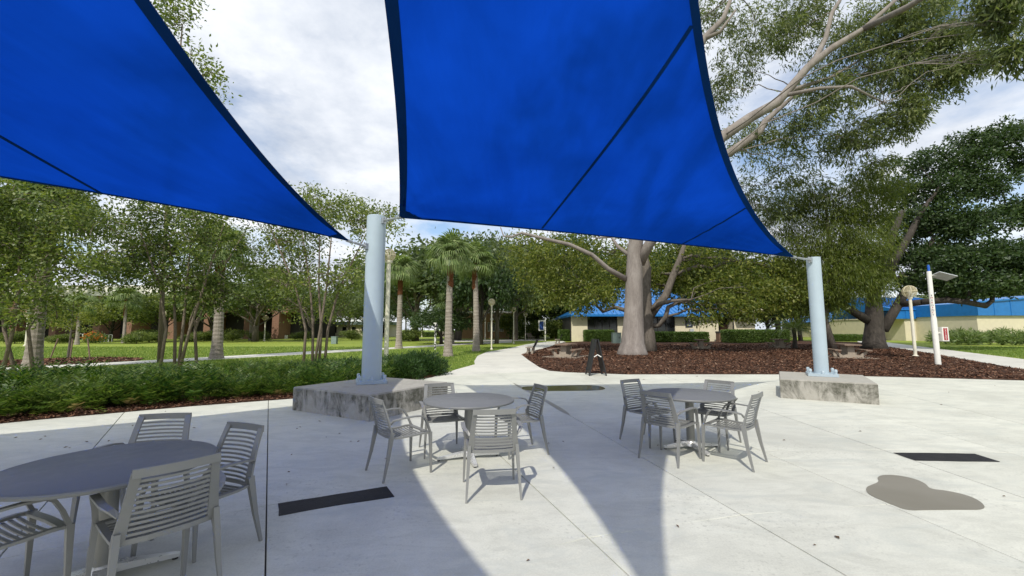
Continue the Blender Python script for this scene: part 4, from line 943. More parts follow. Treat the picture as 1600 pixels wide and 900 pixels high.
for i, (u, Y, s) in enumerate([(455, 12.1, .9), (505, 12.6, 1.0), (548, 13.0, 1.0), (632, 14.1, 1.05), (662, 15.2, 1.15), (645, 16.2, 1.05), (612, 15.0, 1.0)]):
    x = aty(u, 560, Y).x
    t = thing('dense_shrub', ['dense dark needle shrub joining the ferny row left of the post', 'dense dark needle shrub midway between the ferny row and the post', 'dense dark needle shrub close against the left side of the post', 'rounded needle shrub at the right foot of the post', 'rounded needle shrub nearest the curved path edge', 'needle shrub behind the rounded one beside the lawn', 'needle shrub right behind the post by its globe lamp'][i], 'shrub', (x, Y, 0), i * 1.3, 'dark needle shrubs ' + ('left' if u < 580 else 'right') + ' of the post')
    t.scale = (s, s, s * .95); link('foliage', JU[i % 2], t)
def hedge(label, u0, u1, vb, vt, depth, leaf='hedge', n=2600, Y=None):
    b = at((u0 + u1) / 2, vb); Y = Y or b.y; x0, x1 = aty(u0, vb, Y).x, aty(u1, vb, Y).x; h = aty(u0, vt, Y).z; w = x1 - x0
    t = thing('clipped_hedge', label, 'hedge', ((x0 + x1) / 2, Y + depth / 2, 0), 0, 'clipped hedges by the buildings')
    MB().box((0, 0, h * .45), (w * .92, depth * .85, h * .88)).obj('dark_core', 'hedgecore', t)  # plain near-black box filling the leaf shell, no twigs modelled
    P = (rng.random((n * 6, 3)) - .5) * np.array([w, depth, h]); ax = rng.integers(0, 3, n * 6); sg = np.where((rng.random(n * 6) < .75) & (ax == 1), -1, np.sign(rng.random(n * 6) - .5)); sg = np.where(ax == 2, 1, sg)
    for i, e_ in enumerate((w, depth, h)): P[ax == i, i] = (sg * (e_ / 2) * (1 - .10 * rng.random(n * 6)))[ax == i]
    P[:, 2] += h / 2; N = np.zeros_like(P); N[np.arange(n * 6), ax] = sg; rr = np.minimum(1, np.abs(P[:, 0]) / (w / 2))
    P += rng.normal(size=P.shape) * .03; D = norm(N * .6 + rng.normal(size=P.shape) * .7); s = .16 * (.6 + .8 * rng.random(n * 6))
    P[:, 2] = np.maximum(P[:, 2], .03); D[:, 2] = np.where(P[:, 2] < .25, np.abs(D[:, 2]), D[:, 2])
    link('foliage', quadmesh('hedge_foliage', leaf_quads(P, D, s, s * .55), leaf), t)
hedge('rounded clipped hedge at the left end of the cafe', 875, 918, 533, 516.5, 2.4)
hedge('long clipped hedge under the cafe window left of the pale trunk', 916, 960, 534, 517, 2.0)
hedge('dark clipped hedge under the sign with the number 4', 1015, 1108, 535, 520, 1.6)
hedge('clipped hedge in front of the cafe end wall at right', 1142, 1235, 536, 516.5, 2.4)
hedge('low dark hedge between the right-hand post and the oak trunk', 1290, 1350, 533, 524, 1.6)
hedge('far clipped hedge beyond the lawn under the brown wall', 655, 735, 526.5, 519, 2.0, n=1500)
hedge('far dark hedge beside the right building columns', 1382, 1418, 529, 518, 1.5, n=900)
# spiky saw palmettos before the right building
def palmetto(seed):
    r2 = np.random.default_rng(seed); out = []
    for i in range(46):
        az = r2.random() * 6.283; el = R(15 + 65 * r2.random()); st = np.array([math.cos(az) * math.cos(el), math.sin(az) * math.cos(el), math.sin(el)]); p = st * (.5 + .9 * r2.random())
        out.append(np.array([[0, 0, 0], p - [.01, 0, 0], p + [.01, 0, 0], [.02, 0, 0]]))
        for j in range(13):
            q = norm(st * .75 + norm(r2.normal(size=3)) * .8); w = norm(np.cross(q, r2.normal(size=3))) * .03; l = .5 * (.7 + .5 * r2.random()); out.append(np.array([p, p + q * l * .5 + w, p + q * l, p + q * l * .5 - w]))
    return quadmesh('palmetto_foliage', np.array(out), 'palmleaf')
PMT = [palmetto(1), palmetto(2)]
for i, (u, v, s) in enumerate([(1478, 537, 1.0), (1496, 538, 1.15), (1512, 538.5, 1.1), (1530, 538, 1.0), (1548, 538, 1.05), (1566, 538.5, 1.15), (1586, 539, 1.0), (1606, 539, 1.1), (1508, 535, 1.25), (1575, 535, 1.2), (1462, 534, 1.0), (1546, 535, .9)]):
    p = at(u, v); t = thing('palmetto', 'spiky fan-leaved palmetto before the cream right-hand building', 'shrub', (p.x, p.y, -.04), i * 1.7, 'palmettos before the right building'); t.scale = (s * 1.15,) * 2 + (s * 1.0,); link('foliage', PMT[i % 2], t)
# arching date palm behind the right post
def pinnate(L_=2.6, n=30):
    out = []
    for j in range(n):
        t = (j + 3) / (n + 3); p = np.array([L_ * t * math.cos(.5 * t), 0, L_ * (.55 * t - .75 * t * t)]); l = .55 * (1.1 - .7 * abs(t - .45))
        for sg in (-1, 1):
            q = norm(np.array([.55, sg * .8, -.25])); w = np.array([.02, 0, .01]); out.append(np.array([p - w, p + q * l * .5 - w, p + q * l, p + q * l * .4 + w]))
    for j in range(8):
        f = lambda t: np.array([L_ * t * math.cos(.5 * t), 0, L_ * (.55 * t - .75 * t * t)]); a, b = f(j / 8), f((j + 1) / 8); s = np.array([0, .018, 0]); out.append(np.array([a - s, b - s, b + s, a + s]))
    return quadmesh('frond', np.array(out), 'palmleaf')
PF = pinnate()
for u, Y, lab, s in [(1240, 36, 'feathery date palm drooping left of the right-hand post', 1.0)]:
    x = aty(u, 515, Y).x; t = thing('date_palm', lab, 'palm', (x, Y, 0), 0, 'feathery palms by the cafe'); t.scale = (s, s, s)
    MB().tube([V3((0, 0, -.05)), V3((.05, 0, 1.0)), V3((0, 0, 1.75))], [.2, .16, .14], 9).obj('trunk', 'oakbark', t)
    for i in range(22):
        o = link('frond', PF, t); f = i / 22; o.location = (0, 0, 1.72 - .1 * f); sc = random.uniform(.75, 1.0); o.scale = (sc,) * 3
        o.rotation_euler = (Matrix.Rotation(i * 2.4, 3, 'Z') @ Matrix.Rotation(-(.75 - 1.05 * f), 3, 'Y')).to_euler()
# staked saplings on the left island
for u, v, vt, lab in [(106, 559, 512, 'staked young cypress sapling on the bark island')]:
    b = at(u, v); Y = b.y; t = thing('sapling', lab, 'tree', (b.x, Y, 0))
    tp = aty(u, 470, Y).z
    m = MB().tube([V3((0, 0, -.05)), V3((.03, 0, 1.2)), V3((.0, 0, tp))], [.07, .05, .02], 7)
    for i in range(9): z = tp * (.45 + .055 * i); a = i * 2.4; m.tube([V3((0, 0, z)), V3((math.cos(a) * .8, math.sin(a) * .5, z + .15))], [.018, .006], 5, False)
    m.obj('trunk', 'bark', t)
    bls = [((math.cos(i * 2.4) * .75, math.sin(i * 2.4) * .5, tp * (.5 + .05 * i)), (.55, .5, .16), 14) for i in range(10)]
    link('crown', quadmesh('crown', leaves_in(bls, 10, .14, .3, .12, .1), 'limeleaf'), t)
    for x in (-.75, .2, 1.15): MB().tube([V3((x * 1.2, -.1, -.05)), V3((x * .9 + .1, -.1, 1.1))], .035, 6).obj('stake', 'wood', t)

# ------------------------------------------------------------------ lamps
def lamp(u, v, vg, label, r=.26, Y=None, pr=.06):
    b = at(u, v)
    if Y: b = Vector((aty(u, v, Y).x, Y, 0))
    hg = aty(u, vg, b.y).z; t = thing('globe_lamp', label, 'street lamp', (b.x, b.y, 0), 0, 'cream globe lamps')
    MB().lathe([(pr * 1.8, -.05), (pr * 1.8, .06), (pr, .10), (pr * .95, hg - r * 1.35), (pr * 1.5, hg - r * 1.3), (pr * 1.7, hg - r * 1.0), (r * .5, hg - r * .86), (0, hg - r * .84)], n=14).obj('pole', 'lamp', t, 'auto')
    MB().lathe([(r * .5, -.86 * r)] + [(r * math.cos(a), r * math.sin(a)) for a in [R(x) for x in range(-55, 90, 12)]] + [(0, r)], (0, 0, hg), 20).obj('globe', 'globe', t, True)
    MB().lathe([(.03, -.8 * r), (.05, -.6 * r), (.10, -.25 * r), (.08, .1 * r), (0, .2 * r)], (0, 0, hg), 10).obj('bulb', 'white', t, True)
    c = MB(); rr = r * 1.05
    for k in range(3):
        a = R(60 * k); c.tube([V3((math.cos(a) * rr * math.cos(x), math.sin(a) * rr * math.cos(x), hg + rr * math.sin(x))) for x in [2 * math.pi * q / 20 for q in range(21)]], .020, 5, False)
    c.tube([V3((rr * math.cos(x), rr * math.sin(x), hg)) for x in [2 * math.pi * q / 20 for q in range(21)]], .022, 5, False)
    c.obj('cage', 'cage', t, True)
lamp(603, 567, 399, 'globe lamp standing right behind the pale blue post', .30, pr=.11)
lamp(768, 546, 472, 'globe lamp on the lawn corner beside the curved path')
lamp(802.6, 536.5, 483.5, 'second globe lamp along the far path, before the dark bush', .30)
lamp(821, 531.5, 491.5, 'third globe lamp along the far path, left of the poster stand', .32)
lamp(1430.5, 557, 455.5, 'globe lamp on the bark bed beside the emergency pole', .34, pr=.085)
lamp(413, 532.5, 497, 'globe lamp on the far lawn left of the low white board', .40, pr=.09)
lamp(342.5, 536, 469.5, 'globe lamp partly hidden by the second palm trunk', .42, pr=.08)
lamp(643, 526.5, 501, 'small far globe lamp left of the speckled post', .38, pr=.1)
lamp(659, 526.5, 496, 'small far globe lamp nearest the speckled post', .38, pr=.1)
lamp(758, 531, 488, 'globe lamp between the oak trunks behind the second palm', .34, pr=.1)
lamp(251, 535.5, 490, 'far globe lamp seen through the myrtle stems', .34, pr=.09)
lamp(40, 540, 492, 'far globe lamp beside the ringed palm trunk at left', .34, pr=.1)

# ------------------------------------------------------------------ emergency call pole
b = at(1466, 570); Y = b.y; zz = lambda v: aty(1460, v, Y).z
t = thing('emergency_pole', 'white emergency pole with solar panel and red call box sign', 'pole', (b.x, Y, 0))
MB().lathe([(.11, -.05), (.11, zz(498)), (.09, zz(494)), (.09, zz(424)), (0, zz(423.5))], n=20).obj('pole', 'white', t, 'auto')
MB().lathe([(.045, zz(424)), (.05, zz(422)), (.05, zz(416)), (.035, zz(414)), (0, zz(413.6))], n=14).obj('beacon', 'lightblue', t, 'auto')
MB().tube([V3((.07, 0, zz(430))), V3((.30, -.03, zz(431)))], .025, 6).obj('bracket', 'white', t)
o = MB().box((0, 0, 0), (.85, .5, .035)).obj('solar_panel', 'pvgrey', t); o.location = (.55, -.1, zz(432)); o.rotation_euler = (R(-20), R(14), R(0))
bx = MB().box((.36, -.02, (zz(512) + zz(532)) / 2), (.30, .2, zz(511) - zz(533))).obj('call_box', 'white', t)
MB().box((.145, 0, zz(520)), (.13, .06, .06)).obj('bracket', 'white', t)
o = MB().box((.36, -.126, (zz(512) + zz(532)) / 2), (.17, .012, zz(512.8) - zz(531.6))).obj('red_panel', 'red', bx)
n_ = 7
for i, c in enumerate('CALLBOX'):
    z = zz(514.2) + (zz(530.2) - zz(514.2)) * i / 6; text_obj('letter', c, .105, 'white', t, Matrix.Translation((.36, -.134, z)) @ Matrix.Rotation(R(90), 4, 'X'), .002)
for i, c in enumerate('EMERGENCY'):
    z = zz(462) + (zz(492) - zz(462)) * i / 8; a = R(-128); text_obj('letter', c, .11, 'navy' if i % 2 == 0 else 'red', t, Matrix.Rotation(a + R(90), 4, 'Z') @ Matrix.Translation((0, -.093, z)) @ Matrix.Rotation(R(90), 4, 'X'), .003)

# ------------------------------------------------------------------ folding sandwich board, picnic tables, benches, bins, signs
b = at(931, 586); t = thing('sandwich_board', 'black folding sandwich board standing edge-on at the bark bed', 'sign board', (b.x, b.y, 0), R(3))
for s in (-1, 1):
    lg = MB(); x0, x1 = s * .30, s * .035; H_ = 1.28
    for y in (-.28, .28): lg.sweep([V3((x0, y, 0)), V3((x1, y, H_))], (0, 1, 0), .05, .045)
    for z, w in ((.14, .05), (H_ - .05, .09)):
        f = z / H_; lg.box((x0 + (x1 - x0) * f, 0, z), (.04, .56, w))
    fr = lg.obj('frame', 'black', t)
    f0, f1 = .18 / H_, (H_ - .09) / H_
    MB().sweep([V3((x0 + (x1 - x0) * f0, 0, .18)), V3((x0 + (x1 - x0) * f1, 0, H_ - .09))], (0, 1, 0), .51, .014).obj('panel', 'black', fr)
MB().sweep([V3((-.13, -.30, .66)), V3((0, -.30, .74)), V3((.13, -.30, .66))], (0, 1, 0), .012, .03).obj('hinge_bar', 'white', t)
def picnic():
    t = thing('picnic_table', 'x', 'picnic table', group='concrete picnic tables under the trees')
    MB().box((0, 0, .745), (1.75, .8, .07)).obj('table_top', 'wood', t)
    for y in (-.72, .72): MB().box((0, y, .445), (1.75, .30, .065)).obj('seat', 'wood', t)
    for x in (-.45, .45):
        m = MB(); m.box((x, 0, .39), (.16, .34, .64), 0, .9)
        for s in (-1, 1): m.sweep([V3((x, s * .1, .12)), V3((x, s * .42, .06)), V3((x, s * .66, .28)), V3((x, s * .74, .412))], (1, 0, 0), .15, [.2, .16, .13, .11])
        m.box((x, 0, .05), (.2, 1.15, .12)); m.obj('pedestal', 'piccon', t)
    MB().box((0, 0, .012), (2.5, 2.1, .05)).obj('pad', 'piccon', t)
    return t
pc0 = picnic()
for i, (u, v, rz, s, lab) in enumerate([(885, 557.5, 62, 1.0, 'picnic table on the bark bed beside the curved path'), (1325, 558.5, 70, 1.0, 'picnic table in front of the oak, right of the right-hand post'), (1218, 543.5, 80, 1.0, 'far picnic table seen left of the right-hand post'), (1095, 545, 75, 1.0, 'shaded picnic table in front of the sign with number 4')]):
    o = pc0 if i == 0 else copy_tree(pc0); p = at(u, v); o.location = (p.x, p.y, 0); o.rotation_euler = (0, 0, R(rz)); o['label'] = lab
def bench(u, v, rz, lab, s=1.0, backmat='black', seatmat='piccon'):
    p = at(u, v); t = thing('garden_bench', lab, 'bench', (p.x, p.y, 0), R(rz), 'benches along the far path'); t.scale = (s, s, s)
    for y in (-.6, .6):
        MB().sweep([V3((-.28, y, 0)), V3((-.16, y, .2)), V3((-.18, y, .40))], (0, 1, 0), .09, [.16, .12, .1]).obj('leg', 'piccon', t)
        MB().sweep([V3((.10, y, 0)), V3((.12, y, .2)), V3((.16, y, .40))], (0, 1, 0), .09, [.16, .12, .1]).obj('leg', 'piccon', t)
    for i in range(4): MB().box((-.27 + i * .135, 0, .425), (.115, 1.6, .04)).obj('seat_slat', seatmat, t)
    for i in range(5):
        z = .50 + i * .10; MB().sweep([V3((.21 + .05 * i, -.8, z)), V3((.21 + .05 * i, .8, z))], (0, 0, 1), .085, .035).obj('back_slat', backmat, t)
    for y in (-.5, .5): MB().sweep([V3((.17, y, .40)), V3((.26, y, .5)), V3((.48, y, .96))], (0, 1, 0), .05, .03).obj('back_post', backmat, t)
bench(830, 552.5, -8, 'dark-backed bench at the tip of the bark bed', 1.0)
bench(872, 536.5, -8, 'dark-backed bench half hidden before the rounded hedge', 1.1)
bench(830, 530.5, 150, 'pale grey bench beside the third far lamp', 1.1, 'piccon')
# poster stand
b = at(852, 532); t = thing('poster_stand', 'white framed stand with a blue poster by the far path', 'sign', (b.x, b.y, 0)); Y = b.y
g = lambda u, v: aty(u, v, Y) - Vector((b.x, Y, 0))
MB().box((g(852, 515).x, 0, 1.6), (.16, .1, 3.3 + .0)).obj('post', 'white', t)
c = (g(842, 500) + g(851, 517)) / 2; w, h = (g(851, 500).x - g(842, 500).x), g(842, 500.5).z - g(842, 517).z
fr = MB().box((c.x - .05, -.08, c.z), (w, .12, h)).obj('frame', 'white', t)
MB().box((c.x - .05, -.147, c.z - .03), (w * .72, .012, h * .8)).obj('poster', 'poster', fr)
# utility cabinet, trash bin, low white board, speckled post, grey box, bike racks
def boxthing(name, label, cat, u0, u1, v0, vb, depth, mat, parts=None, Y=None):
    b = at((u0 + u1) / 2, vb); Y = Y or b.y; x0, x1 = aty(u0, vb, Y).x, aty(u1, vb, Y).x; h = aty(u0, v0, Y).z; w = x1 - x0
    t = thing(name, label, cat, ((x0 + x1) / 2, Y, 0)); m = MB(); m.box((0, depth / 2, h / 2 - .03), (w, depth, h)); m.obj('body', mat, t)
    return t, w, h
t, w, h = boxthing('utility_cabinet', 'grey green utility cabinet left of the pale eucalyptus trunk', 'cabinet', 958, 971, 520, 536.5, .8, 'utility')
MB().box((0, .4, h - .01), (w * 1.06, .86, .06)).obj('lid', 'utility', t); MB().box((w * .25, -.02, h * .55), (.06, .05, .2)).obj('handle', 'dark', t)
t, w, h = boxthing('utility_cabinet', 'small grey box on the lawn beside the third multi-stemmed tree', 'cabinet', 517, 525, 526, 537, .5, 'utility')
MB().box((0, .25, h), (w * 1.08, .56, .05)).obj('lid', 'utility', t)
t, w, h = boxthing('low_board', 'long low white board on the far lawn', 'sign board', 428, 449, 523.5, 529, .12, 'white')
for s in (-1, 1): MB().box((s * w * .35, -.03, .3), (.1, .06, .7)).obj('post', 'white', t)
b = at(680, 546); t = thing('speckled_post', 'slim black and white speckled post on the lawn', 'post', (b.x, b.y, 0))
hh = aty(680, 505.5, b.y).z; MB().tube([V3((0, 0, -.05)), V3((0, 0, hh * .96)), V3((-.05, 0, hh))], [.085, .085, .06], 12).obj('shaft', 'speck', t); MB().box((-.04, 0, hh + .03), (.24, .12, .07)).obj('cap', 'white', t)
for u0, u1, vb, lab in [(123, 134, 531, 'pale tube bicycle rack loop left of the orange flowers'), (157, 175, 534, 'pale tube bicycle rack right of the orange flowers')]:
    a, b2 = at(u0, vb), at(u1, vb); w = b2.x - a.x; t = thing('bike_rack', lab, 'bike rack', ((a.x + b2.x) / 2, a.y, 0), 0, 'bicycle racks')
    for i in range(2 if w < 1.3 else 3):
        n = 2 if w < 1.3 else 3; x = -w / 2 + w * (i + .5) / n; q = w / n * .42; MB().tube([V3((x - q, 0, -.04)), V3((x - q, 0, .85)), V3((x - q * .6, 0, .95)), V3((x + q * .6, 0, .95)), V3((x + q, 0, .85)), V3((x + q, 0, -.04))], .045, 7).obj('hoop', 'white', t)
p = at(149, 536); t = thing('flower_shrub', 'orange flowering shrub between the bicycle racks', 'shrub', (p.x, p.y, -.04))
link('foliage', quadmesh('foliage', leaves_in([((0, 0, .6), (1.3, .8, .55), 60)], 10, .22, .4, .2, 0), 'hedge'), t); link('bloom', quadmesh('bloom', leaves_in([((0, -.3, .8), (1.2, .7, .5), 30)], 5, .2, .8, .15, 0), 'flower'), t)

# ------------------------------------------------------------------ buildings
def facade(Y): return (lambda u: aty(u, 512, Y).x), (lambda v: aty(800, v, Y).z)
# -- cafe with blue standing-seam roof
CY = 58.0; X, Z = facade(CY)
cafe = thing('cafe_building', 'cream cafe building with blue ribbed metal roof behind the pale trunk', 'building', (X(1030), CY, 0)); ox = X(1030)
eave = Z(491)
def wall(u0, u1, v0, y0=0.0, th=.35, mat='cream', name='wall', vb=None):
    zb = Z(vb) if vb else -.05; x0, x1 = X(u0) - ox, X(u1) - ox; z1 = Z(v0)
    return MB().box(((x0 + x1) / 2, y0 + th / 2, (zb + z1) / 2), (x1 - x0, th, z1 - zb)).obj(name, mat, cafe)
wall(893, 918, 490); wall(965, 1015, 490); wall(1055, 1092, 490); wall(1092, 1121, 490, -.3, .4); wall(1139, 1172, 490, -1.2, 1.6)
MB().box((0, 12, eave / 2 - .1), (X(1170) - X(895), 22.5, eave - .3)).obj('core', 'dark', cafe)
for u0, u1, n in ((918.3, 964.7, 4), (1015.3, 1054.7, 3)):
    wd = MB(); x0, x1 = X(u0) - ox, X(u1) - ox; fr = MB()
    for z in (.35, eave - .25): fr.box(((x0 + x1) / 2, .2, z), (x1 - x0, .14, .16))
    for i in range(n + 1): fr.box((x0 + (x1 - x0) * i / n, .2, eave / 2), (.11, .16, eave - .3))
    f = fr.obj('window', 'dark', cafe)
    for i in range(n): MB().box((x0 + (x1 - x0) * (i + .5) / n, .22, eave / 2), ((x1 - x0) / n - .12, .04, eave - .8)).obj('pane', 'darkglass', f)
wall(1121.2, 1138.8, 490, .5, .1, 'dark', 'doorway')  # dark sheet standing in for the shade inside the doorway
d = MB().box((X(1134) - ox, .42, 1.15), (1.1, .08, 2.3)).obj('door', 'binbrown', cafe); MB().box((X(1131) - ox, .36, 1.1), (.05, .06, .3)).obj('handle', 'galv', d)
MB().box((X(1139) - ox - .04, -1.28, eave / 2), (.12, .12, eave)).obj('downpipe', 'dark', cafe)
MB().box((X(1156) - ox, -1.3, Z(489.5) + .22), (X(1175) - X(1138), 3.2, .55)).obj('fascia', 'cream', cafe)
sb = MB().box((X(1076.5) - ox, -.05, Z(505)), (X(1082) - X(1071), .09, Z(498.5) - Z(511))).obj('sign', 'navy', cafe)
mt = lambda x, y, z: Matrix.Translation((x, y, z)) @ Matrix.Rotation(R(90), 4, 'X')
text_obj('number', '4', .62, 'white', sb, mt(X(1077) - ox, -.105, Z(501.3)), .006)
for i, z in enumerate((504.7, 507.0, 508.8)): MB().box((X(1076.5) - ox, -.10, Z(z)), ((.75, .68, .5)[i], .01, (.05, .14, .07)[i])).obj('sign_line', 'white' if i == 0 else 'pvgrey', sb)
text_obj('lettering', 'ROOM SOIL I', .42, 'navy', cafe, mt(X(1106.5) - ox, -.31, Z(497)), .02); text_obj('lettering', 'AND', .42, 'navy', cafe, mt(X(1106.5) - ox, -.31, Z(502)), .02)
MB().box((X(1079.5) - ox, -.2, 1.25), (.5, .35, .95)).obj('drinking_fountain', 'pvgrey', cafe)
# hip roof with seams
e0, e1, yf, yb = X(891) - ox, X(1176) - ox, -1.1, 24.0; ez = eave - .05; rz_, ry = ez + 4.9, 11.4; r0, r1 = e0 + 9.5, e1 - 9.5
rf = MB().add([(e0, yf, ez), (e1, yf, ez), (e1, yb, ez), (e0, yb, ez), (r0, ry, rz_), (r1, ry, rz_), (e0, yf, ez - .28), (e1, yf, ez - .28), (e1, yb, ez - .28), (e0, yb, ez - .28)],
              [(0, 1, 5, 4), (1, 2, 5), (2, 3, 4, 5), (3, 0, 4), (0, 6, 7, 1), (1, 7, 8, 2), (2, 8, 9, 3), (3, 9, 6, 0), (6, 9, 8, 7)]).obj('roof', 'blue', cafe)
def slope_pt(x, f):
    return None
n = 40
for i in range(1, n):
    x = e0 + (e1 - e0) * i / n
    f = 1.0 if r0 <= x <= r1 else ((x - e0) / (r0 - e0) if x < r0 else (e1 - x) / (e1 - r1))
    a = V3((x, yf - .01, ez + .03)); b2 = V3((x, yf + (ry - yf) * f, ez + (rz_ - ez) * f + .03)); MB().sweep([a, b2], (1, 0, 0), .06, .09).obj('roof_seam', 'blue', rf)
t, w, h = boxthing('trash_bin', 'brown trash bin with dark lid in the cafe doorway', 'trash bin', 1124, 1135, 519, 532.5, .9, 'binbrown', Y=CY - 2.2)
MB().box((0, .45, h), (w * 1.08, .98, .22)).obj('lid', 'dark', t)
# -- right building: low wing and tall wall
def bbox(par, ox, oy, x0, x1, y0, y1, z0, z1, name, mat): return MB().box(((x0 + x1) / 2 - ox, (y0 + y1) / 2 - oy, (z0 + z1) / 2), (x1 - x0, y1 - y0, z1 - z0)).obj(name, mat, par)
WY = 62.0; X, Z = facade(WY)
wing = thing('low_wing', 'low cream building wing with blue fascia and ribbed blue roof behind the emergency pole', 'building', (X(1465), WY, 0)); wx = X(1465)
bbox(wing, wx, WY, X(1400), X(1560), WY + 3.5, WY + 14, -.05, Z(499), 'wall', 'cream')
for u0, u1 in ((1417, 1446), (1493, 1527)): bbox(wing, wx, WY, X(u0), X(u1), WY + .3, WY + 3.49, -.05, Z(498.3), 'wall', 'cream')
bbox(wing, wx, WY, X(1399), X(1562), WY, WY + .3, Z(498), Z(482.5), 'fascia', 'blue'); bbox(wing, wx, WY, X(1399), X(1562), WY + .31, WY + 14, Z(498.2), Z(496.5), 'soffit', 'cream')
for u in (1418, 1470, 1487): bbox(wing, wx, WY, X(u) - .12, X(u) + .12, WY - .06, WY - .003, Z(498), Z(482.7), 'fascia_joint', 'blue')
z0, z1 = Z(483), Z(483) + 2.6
rf = MB().add([(X(1399) - wx, -.15, z0), (X(1562) - wx, -.15, z0), (X(1562) - wx, 12, z1), (X(1412) - wx, 12, z1), (X(1399) - wx, -.15, z0 - .15), (X(1562) - wx, -.15, z0 - .15), (X(1562) - wx, 12, z0 - .15), (X(1412) - wx, 12, z0 - .15)], [(0, 1, 2, 3), (4, 5, 1, 0), (5, 6, 2, 1), (6, 7, 3, 2), (7, 4, 0, 3), (7, 6, 5, 4)]).obj('roof', 'blue', wing)
for i in range(1, 26):
    x = X(1402) + (X(1560) - X(1402)) * i / 26 - wx; MB().sweep([V3((x, -.16, z0 + .03)), V3((x, 11.9, z1 + .03))], (1, 0, 0), .07, .1).obj('roof_seam', 'blue', rf)
w_ = bbox(wing, wx, WY, X(1514.5), X(1519.5), WY + .24, WY + .299, Z(507), Z(500), 'window', 'dark'); bbox(wing, wx, WY, X(1515.2), X(1518.8), WY + .22, WY + .238, Z(506.5), Z(500.6), 'pane', 'darkglass').parent = w_
bbox(wing, wx, WY, X(1466), X(1476), WY + 3.4, WY + 3.49, -.05, Z(503), 'door', 'dark')
m = MB(); m.tube([V3((X(1451) - wx, 3.2, Z(500))), V3((X(1472) - wx, 1.5, Z(500.5))), V3((X(1486) - wx, 1.4, Z(504))), V3((X(1486) - wx, 1.4, 0))], .12, 6); m.obj('downpipe', 'dark', wing)
TY = 54.0; X, Z = facade(TY)
hall = thing('tall_hall', 'tall cream hall with deep plain blue upper band at the right edge', 'building', (X(1600), TY, 0)); hx = X(1600)
bbox(hall, hx, TY, X(1528), X(1528) + 34, TY, TY + 24, -.05, Z(493), 'wall', 'cream')
bl_, br_ = X(1526) - hx, X(1528) - hx + 34.2
MB().add([(bl_, -.35, Z(493)), (br_, -.35, Z(493)), (br_, -.35, Z(440)), (bl_, -.35, Z(473)), (bl_, 24, Z(493)), (br_, 24, Z(493)), (br_, 24, Z(440)), (bl_, 24, Z(473))], [(0, 1, 2, 3), (5, 4, 7, 6), (4, 0, 3, 7), (1, 5, 6, 2), (3, 2, 6, 7), (4, 5, 1, 0)]).obj('upper_band', 'blue', hall)
MB().sweep([V3((bl_ - .1, -.42, Z(473) + .06)), V3((br_, -.42, Z(440) + .06))], (0, 1, 0), .25, .2).obj('roof_edge', 'blue', hall)
for i in range(1, 16):
    x = bl_ + (br_ - bl_) * i / 16; ztop = Z(473) + (Z(440) - Z(473)) * i / 16; MB().box((x, -.375, (Z(493) + ztop) / 2), (.05, .045, ztop - Z(493) - .1)).obj('panel_seam', 'blue', hall)
# -- small far house with blue hip roof
SY = 92.0; X, Z = facade(SY)
hs = thing('far_house', 'small far cream house with blue hip roof seen left of the oak trunk', 'building', (X(1318), SY, 0)); sx = X(1318)
bbox(hs, sx, SY, X(1268), X(1362), SY, SY + 10, -.05, Z(504), 'wall', 'cream')
x0, x1 = X(1264) - sx, X(1366) - sx; ze = Z(503.5); MB().add([(x0, -.6, ze), (x1, -.6, ze), (x1, 10.6, ze), (x0, 10.6, ze), (x0 + 4.5, 5, ze + 2.4), (x1 - 4.5, 5, ze + 2.4)], [(0, 1, 5, 4), (1, 2, 5), (2, 3, 4, 5), (3, 0, 4), (3, 2, 1, 0)]).obj('roof', 'blue', hs)
for u0, u1 in ((1303, 1314), (1326, 1337), (1339, 1343), (1285, 1295)):
    f = bbox(hs, sx, SY, X(u0), X(u1), SY - .05, SY - .004, Z(514.5), Z(507.5), 'window', 'dark'); k2 = 2 if u1 - u0 > 6 else 1
    for i in range(k2): a = X(u0) + (X(u1) - X(u0)) * i / k2; c2 = X(u0) + (X(u1) - X(u0)) * (i + 1) / k2; bbox(hs, sx, SY, a + .1, c2 - .08, SY - .08, SY - .054, Z(514), Z(508), 'pane', 'darkglass').parent = f
# -- long brick building on the left
LY = 74.0; X, Z = facade(LY)
lb = thing('brick_building', 'long brown brick building with white flat roof behind the left trees', 'building', (X(200), LY, 0)); lx = X(200)
bbox(lb, lx, LY, X(-180), X(450), LY + 4, LY + 20, -.05, Z(462), 'wall', 'dark')  # shade of the recess behind the columns is put into this wall's colour
bbox(lb, lx, LY, X(-185), X(455), LY - .5, LY + 20, Z(462.5), Z(446), 'roof', 'whiteroof'); bbox(lb, lx, LY, X(-180), X(450), LY + .2, LY + 4, Z(488), Z(478), 'balcony', 'brick')
for u in (-120, -60, 20, 82, 150, 200, 268, 323, 386, 430): bbox(lb, lx, LY, X(u) - .6, X(u) + .6, LY, LY + 3.99, -.05, Z(462.8), 'column', 'brick')
for u in range(-150, 440, 24):
    f = bbox(lb, lx, LY, X(u), X(u + 14), LY + 3.9, LY + 3.995, Z(475), Z(465), 'window', 'dark'); bbox(lb, lx, LY, X(u) + .1, X(u + 14) - .1, LY + 3.85, LY + 3.895, Z(474), Z(466), 'pane', 'darkglass').parent = f
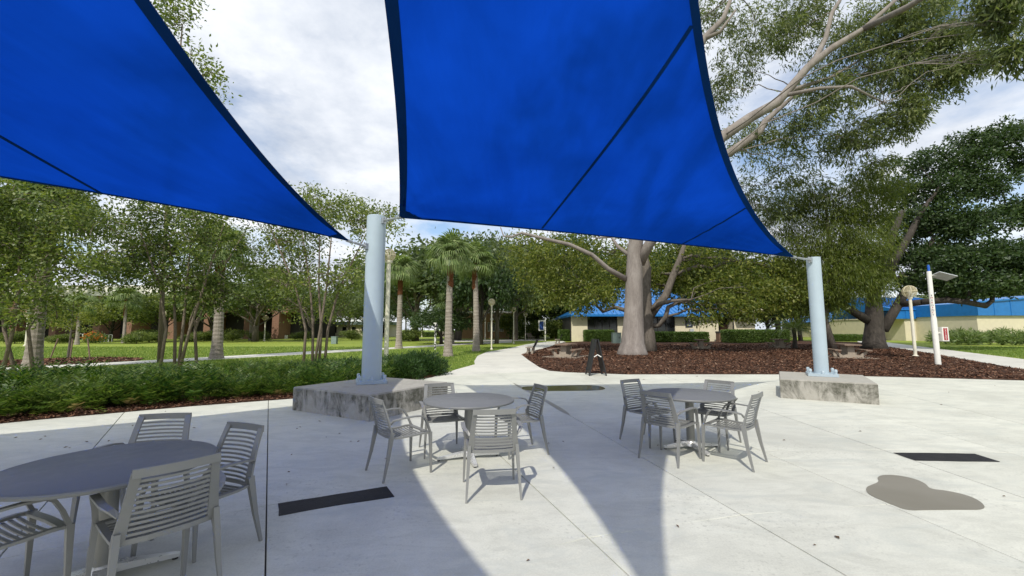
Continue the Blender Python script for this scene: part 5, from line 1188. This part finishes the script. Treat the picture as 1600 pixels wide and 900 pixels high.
# -- tan building with white roof in the middle distance
BY = 78.0; X, Z = facade(BY)
tbd = thing('tan_building', 'tan low building with white roof and glass doors past the globe lamps', 'building', (X(770), BY, 0)); tx = X(770)
bbox(tbd, tx, BY, X(714), X(803), BY, BY + 16, -.05, Z(489), 'wall', 'tan'); bbox(tbd, tx, BY, X(712), X(766), BY - .5, BY + 16.2, Z(489.5), Z(486.5), 'roof', 'whiteroof')
x0, x1 = X(766.5) - tx, X(806) - tx; MB().add([(x0, -2, Z(500)), (x1, -2, Z(500)), (x1, 6, Z(484)), (x0, 6, Z(484)), (x0, -2, Z(501)), (x1, -2, Z(501)), (x1, 6, Z(489)), (x0, 6, Z(489))], [(0, 1, 2, 3), (4, 5, 1, 0), (5, 6, 2, 1), (6, 7, 3, 2), (7, 4, 0, 3), (7, 6, 5, 4)]).obj('canopy', 'whiteroof', tbd)
for u0, u1 in ((769, 774.5), (780, 787), (762, 766)):
    f = bbox(tbd, tx, BY, X(u0), X(u1), BY - .08, BY - .004, Z(518), Z(503.5), 'door', 'white'); bbox(tbd, tx, BY, X(u0) + .15, X(u1) - .15, BY - .12, BY - .084, Z(517), Z(504.5), 'pane', 'darkglass').parent = f
bbox(tbd, tx, BY, X(703), X(709), BY - 6, BY - 5.8, .3, Z(501), 'banner', 'lightblue')
for u in (704, 708): bbox(tbd, tx, BY, X(u) - .05, X(u) + .05, BY - 5.79, BY - 5.69, -.05, Z(500.5), 'banner_post', 'white')
YY = 96.0; X, Z = facade(YY)
fb2 = thing('pale_house', 'pale yellow far house half hidden behind the low white board', 'building', (X(470), YY, 0)); fx = X(470)
bbox(fb2, fx, YY, X(425), X(605), YY, YY + 10, -.05, Z(507), 'wall', 'cream'); bbox(fb2, fx, YY, X(421), X(609), YY - .8, YY + 10.5, Z(507.5), Z(502.5), 'roof', 'utility')
for u in range(430, 600, 15): bbox(fb2, fx, YY, X(u), X(u + 6), YY - .06, YY - .004, Z(520), Z(511), 'window', 'darkglass')
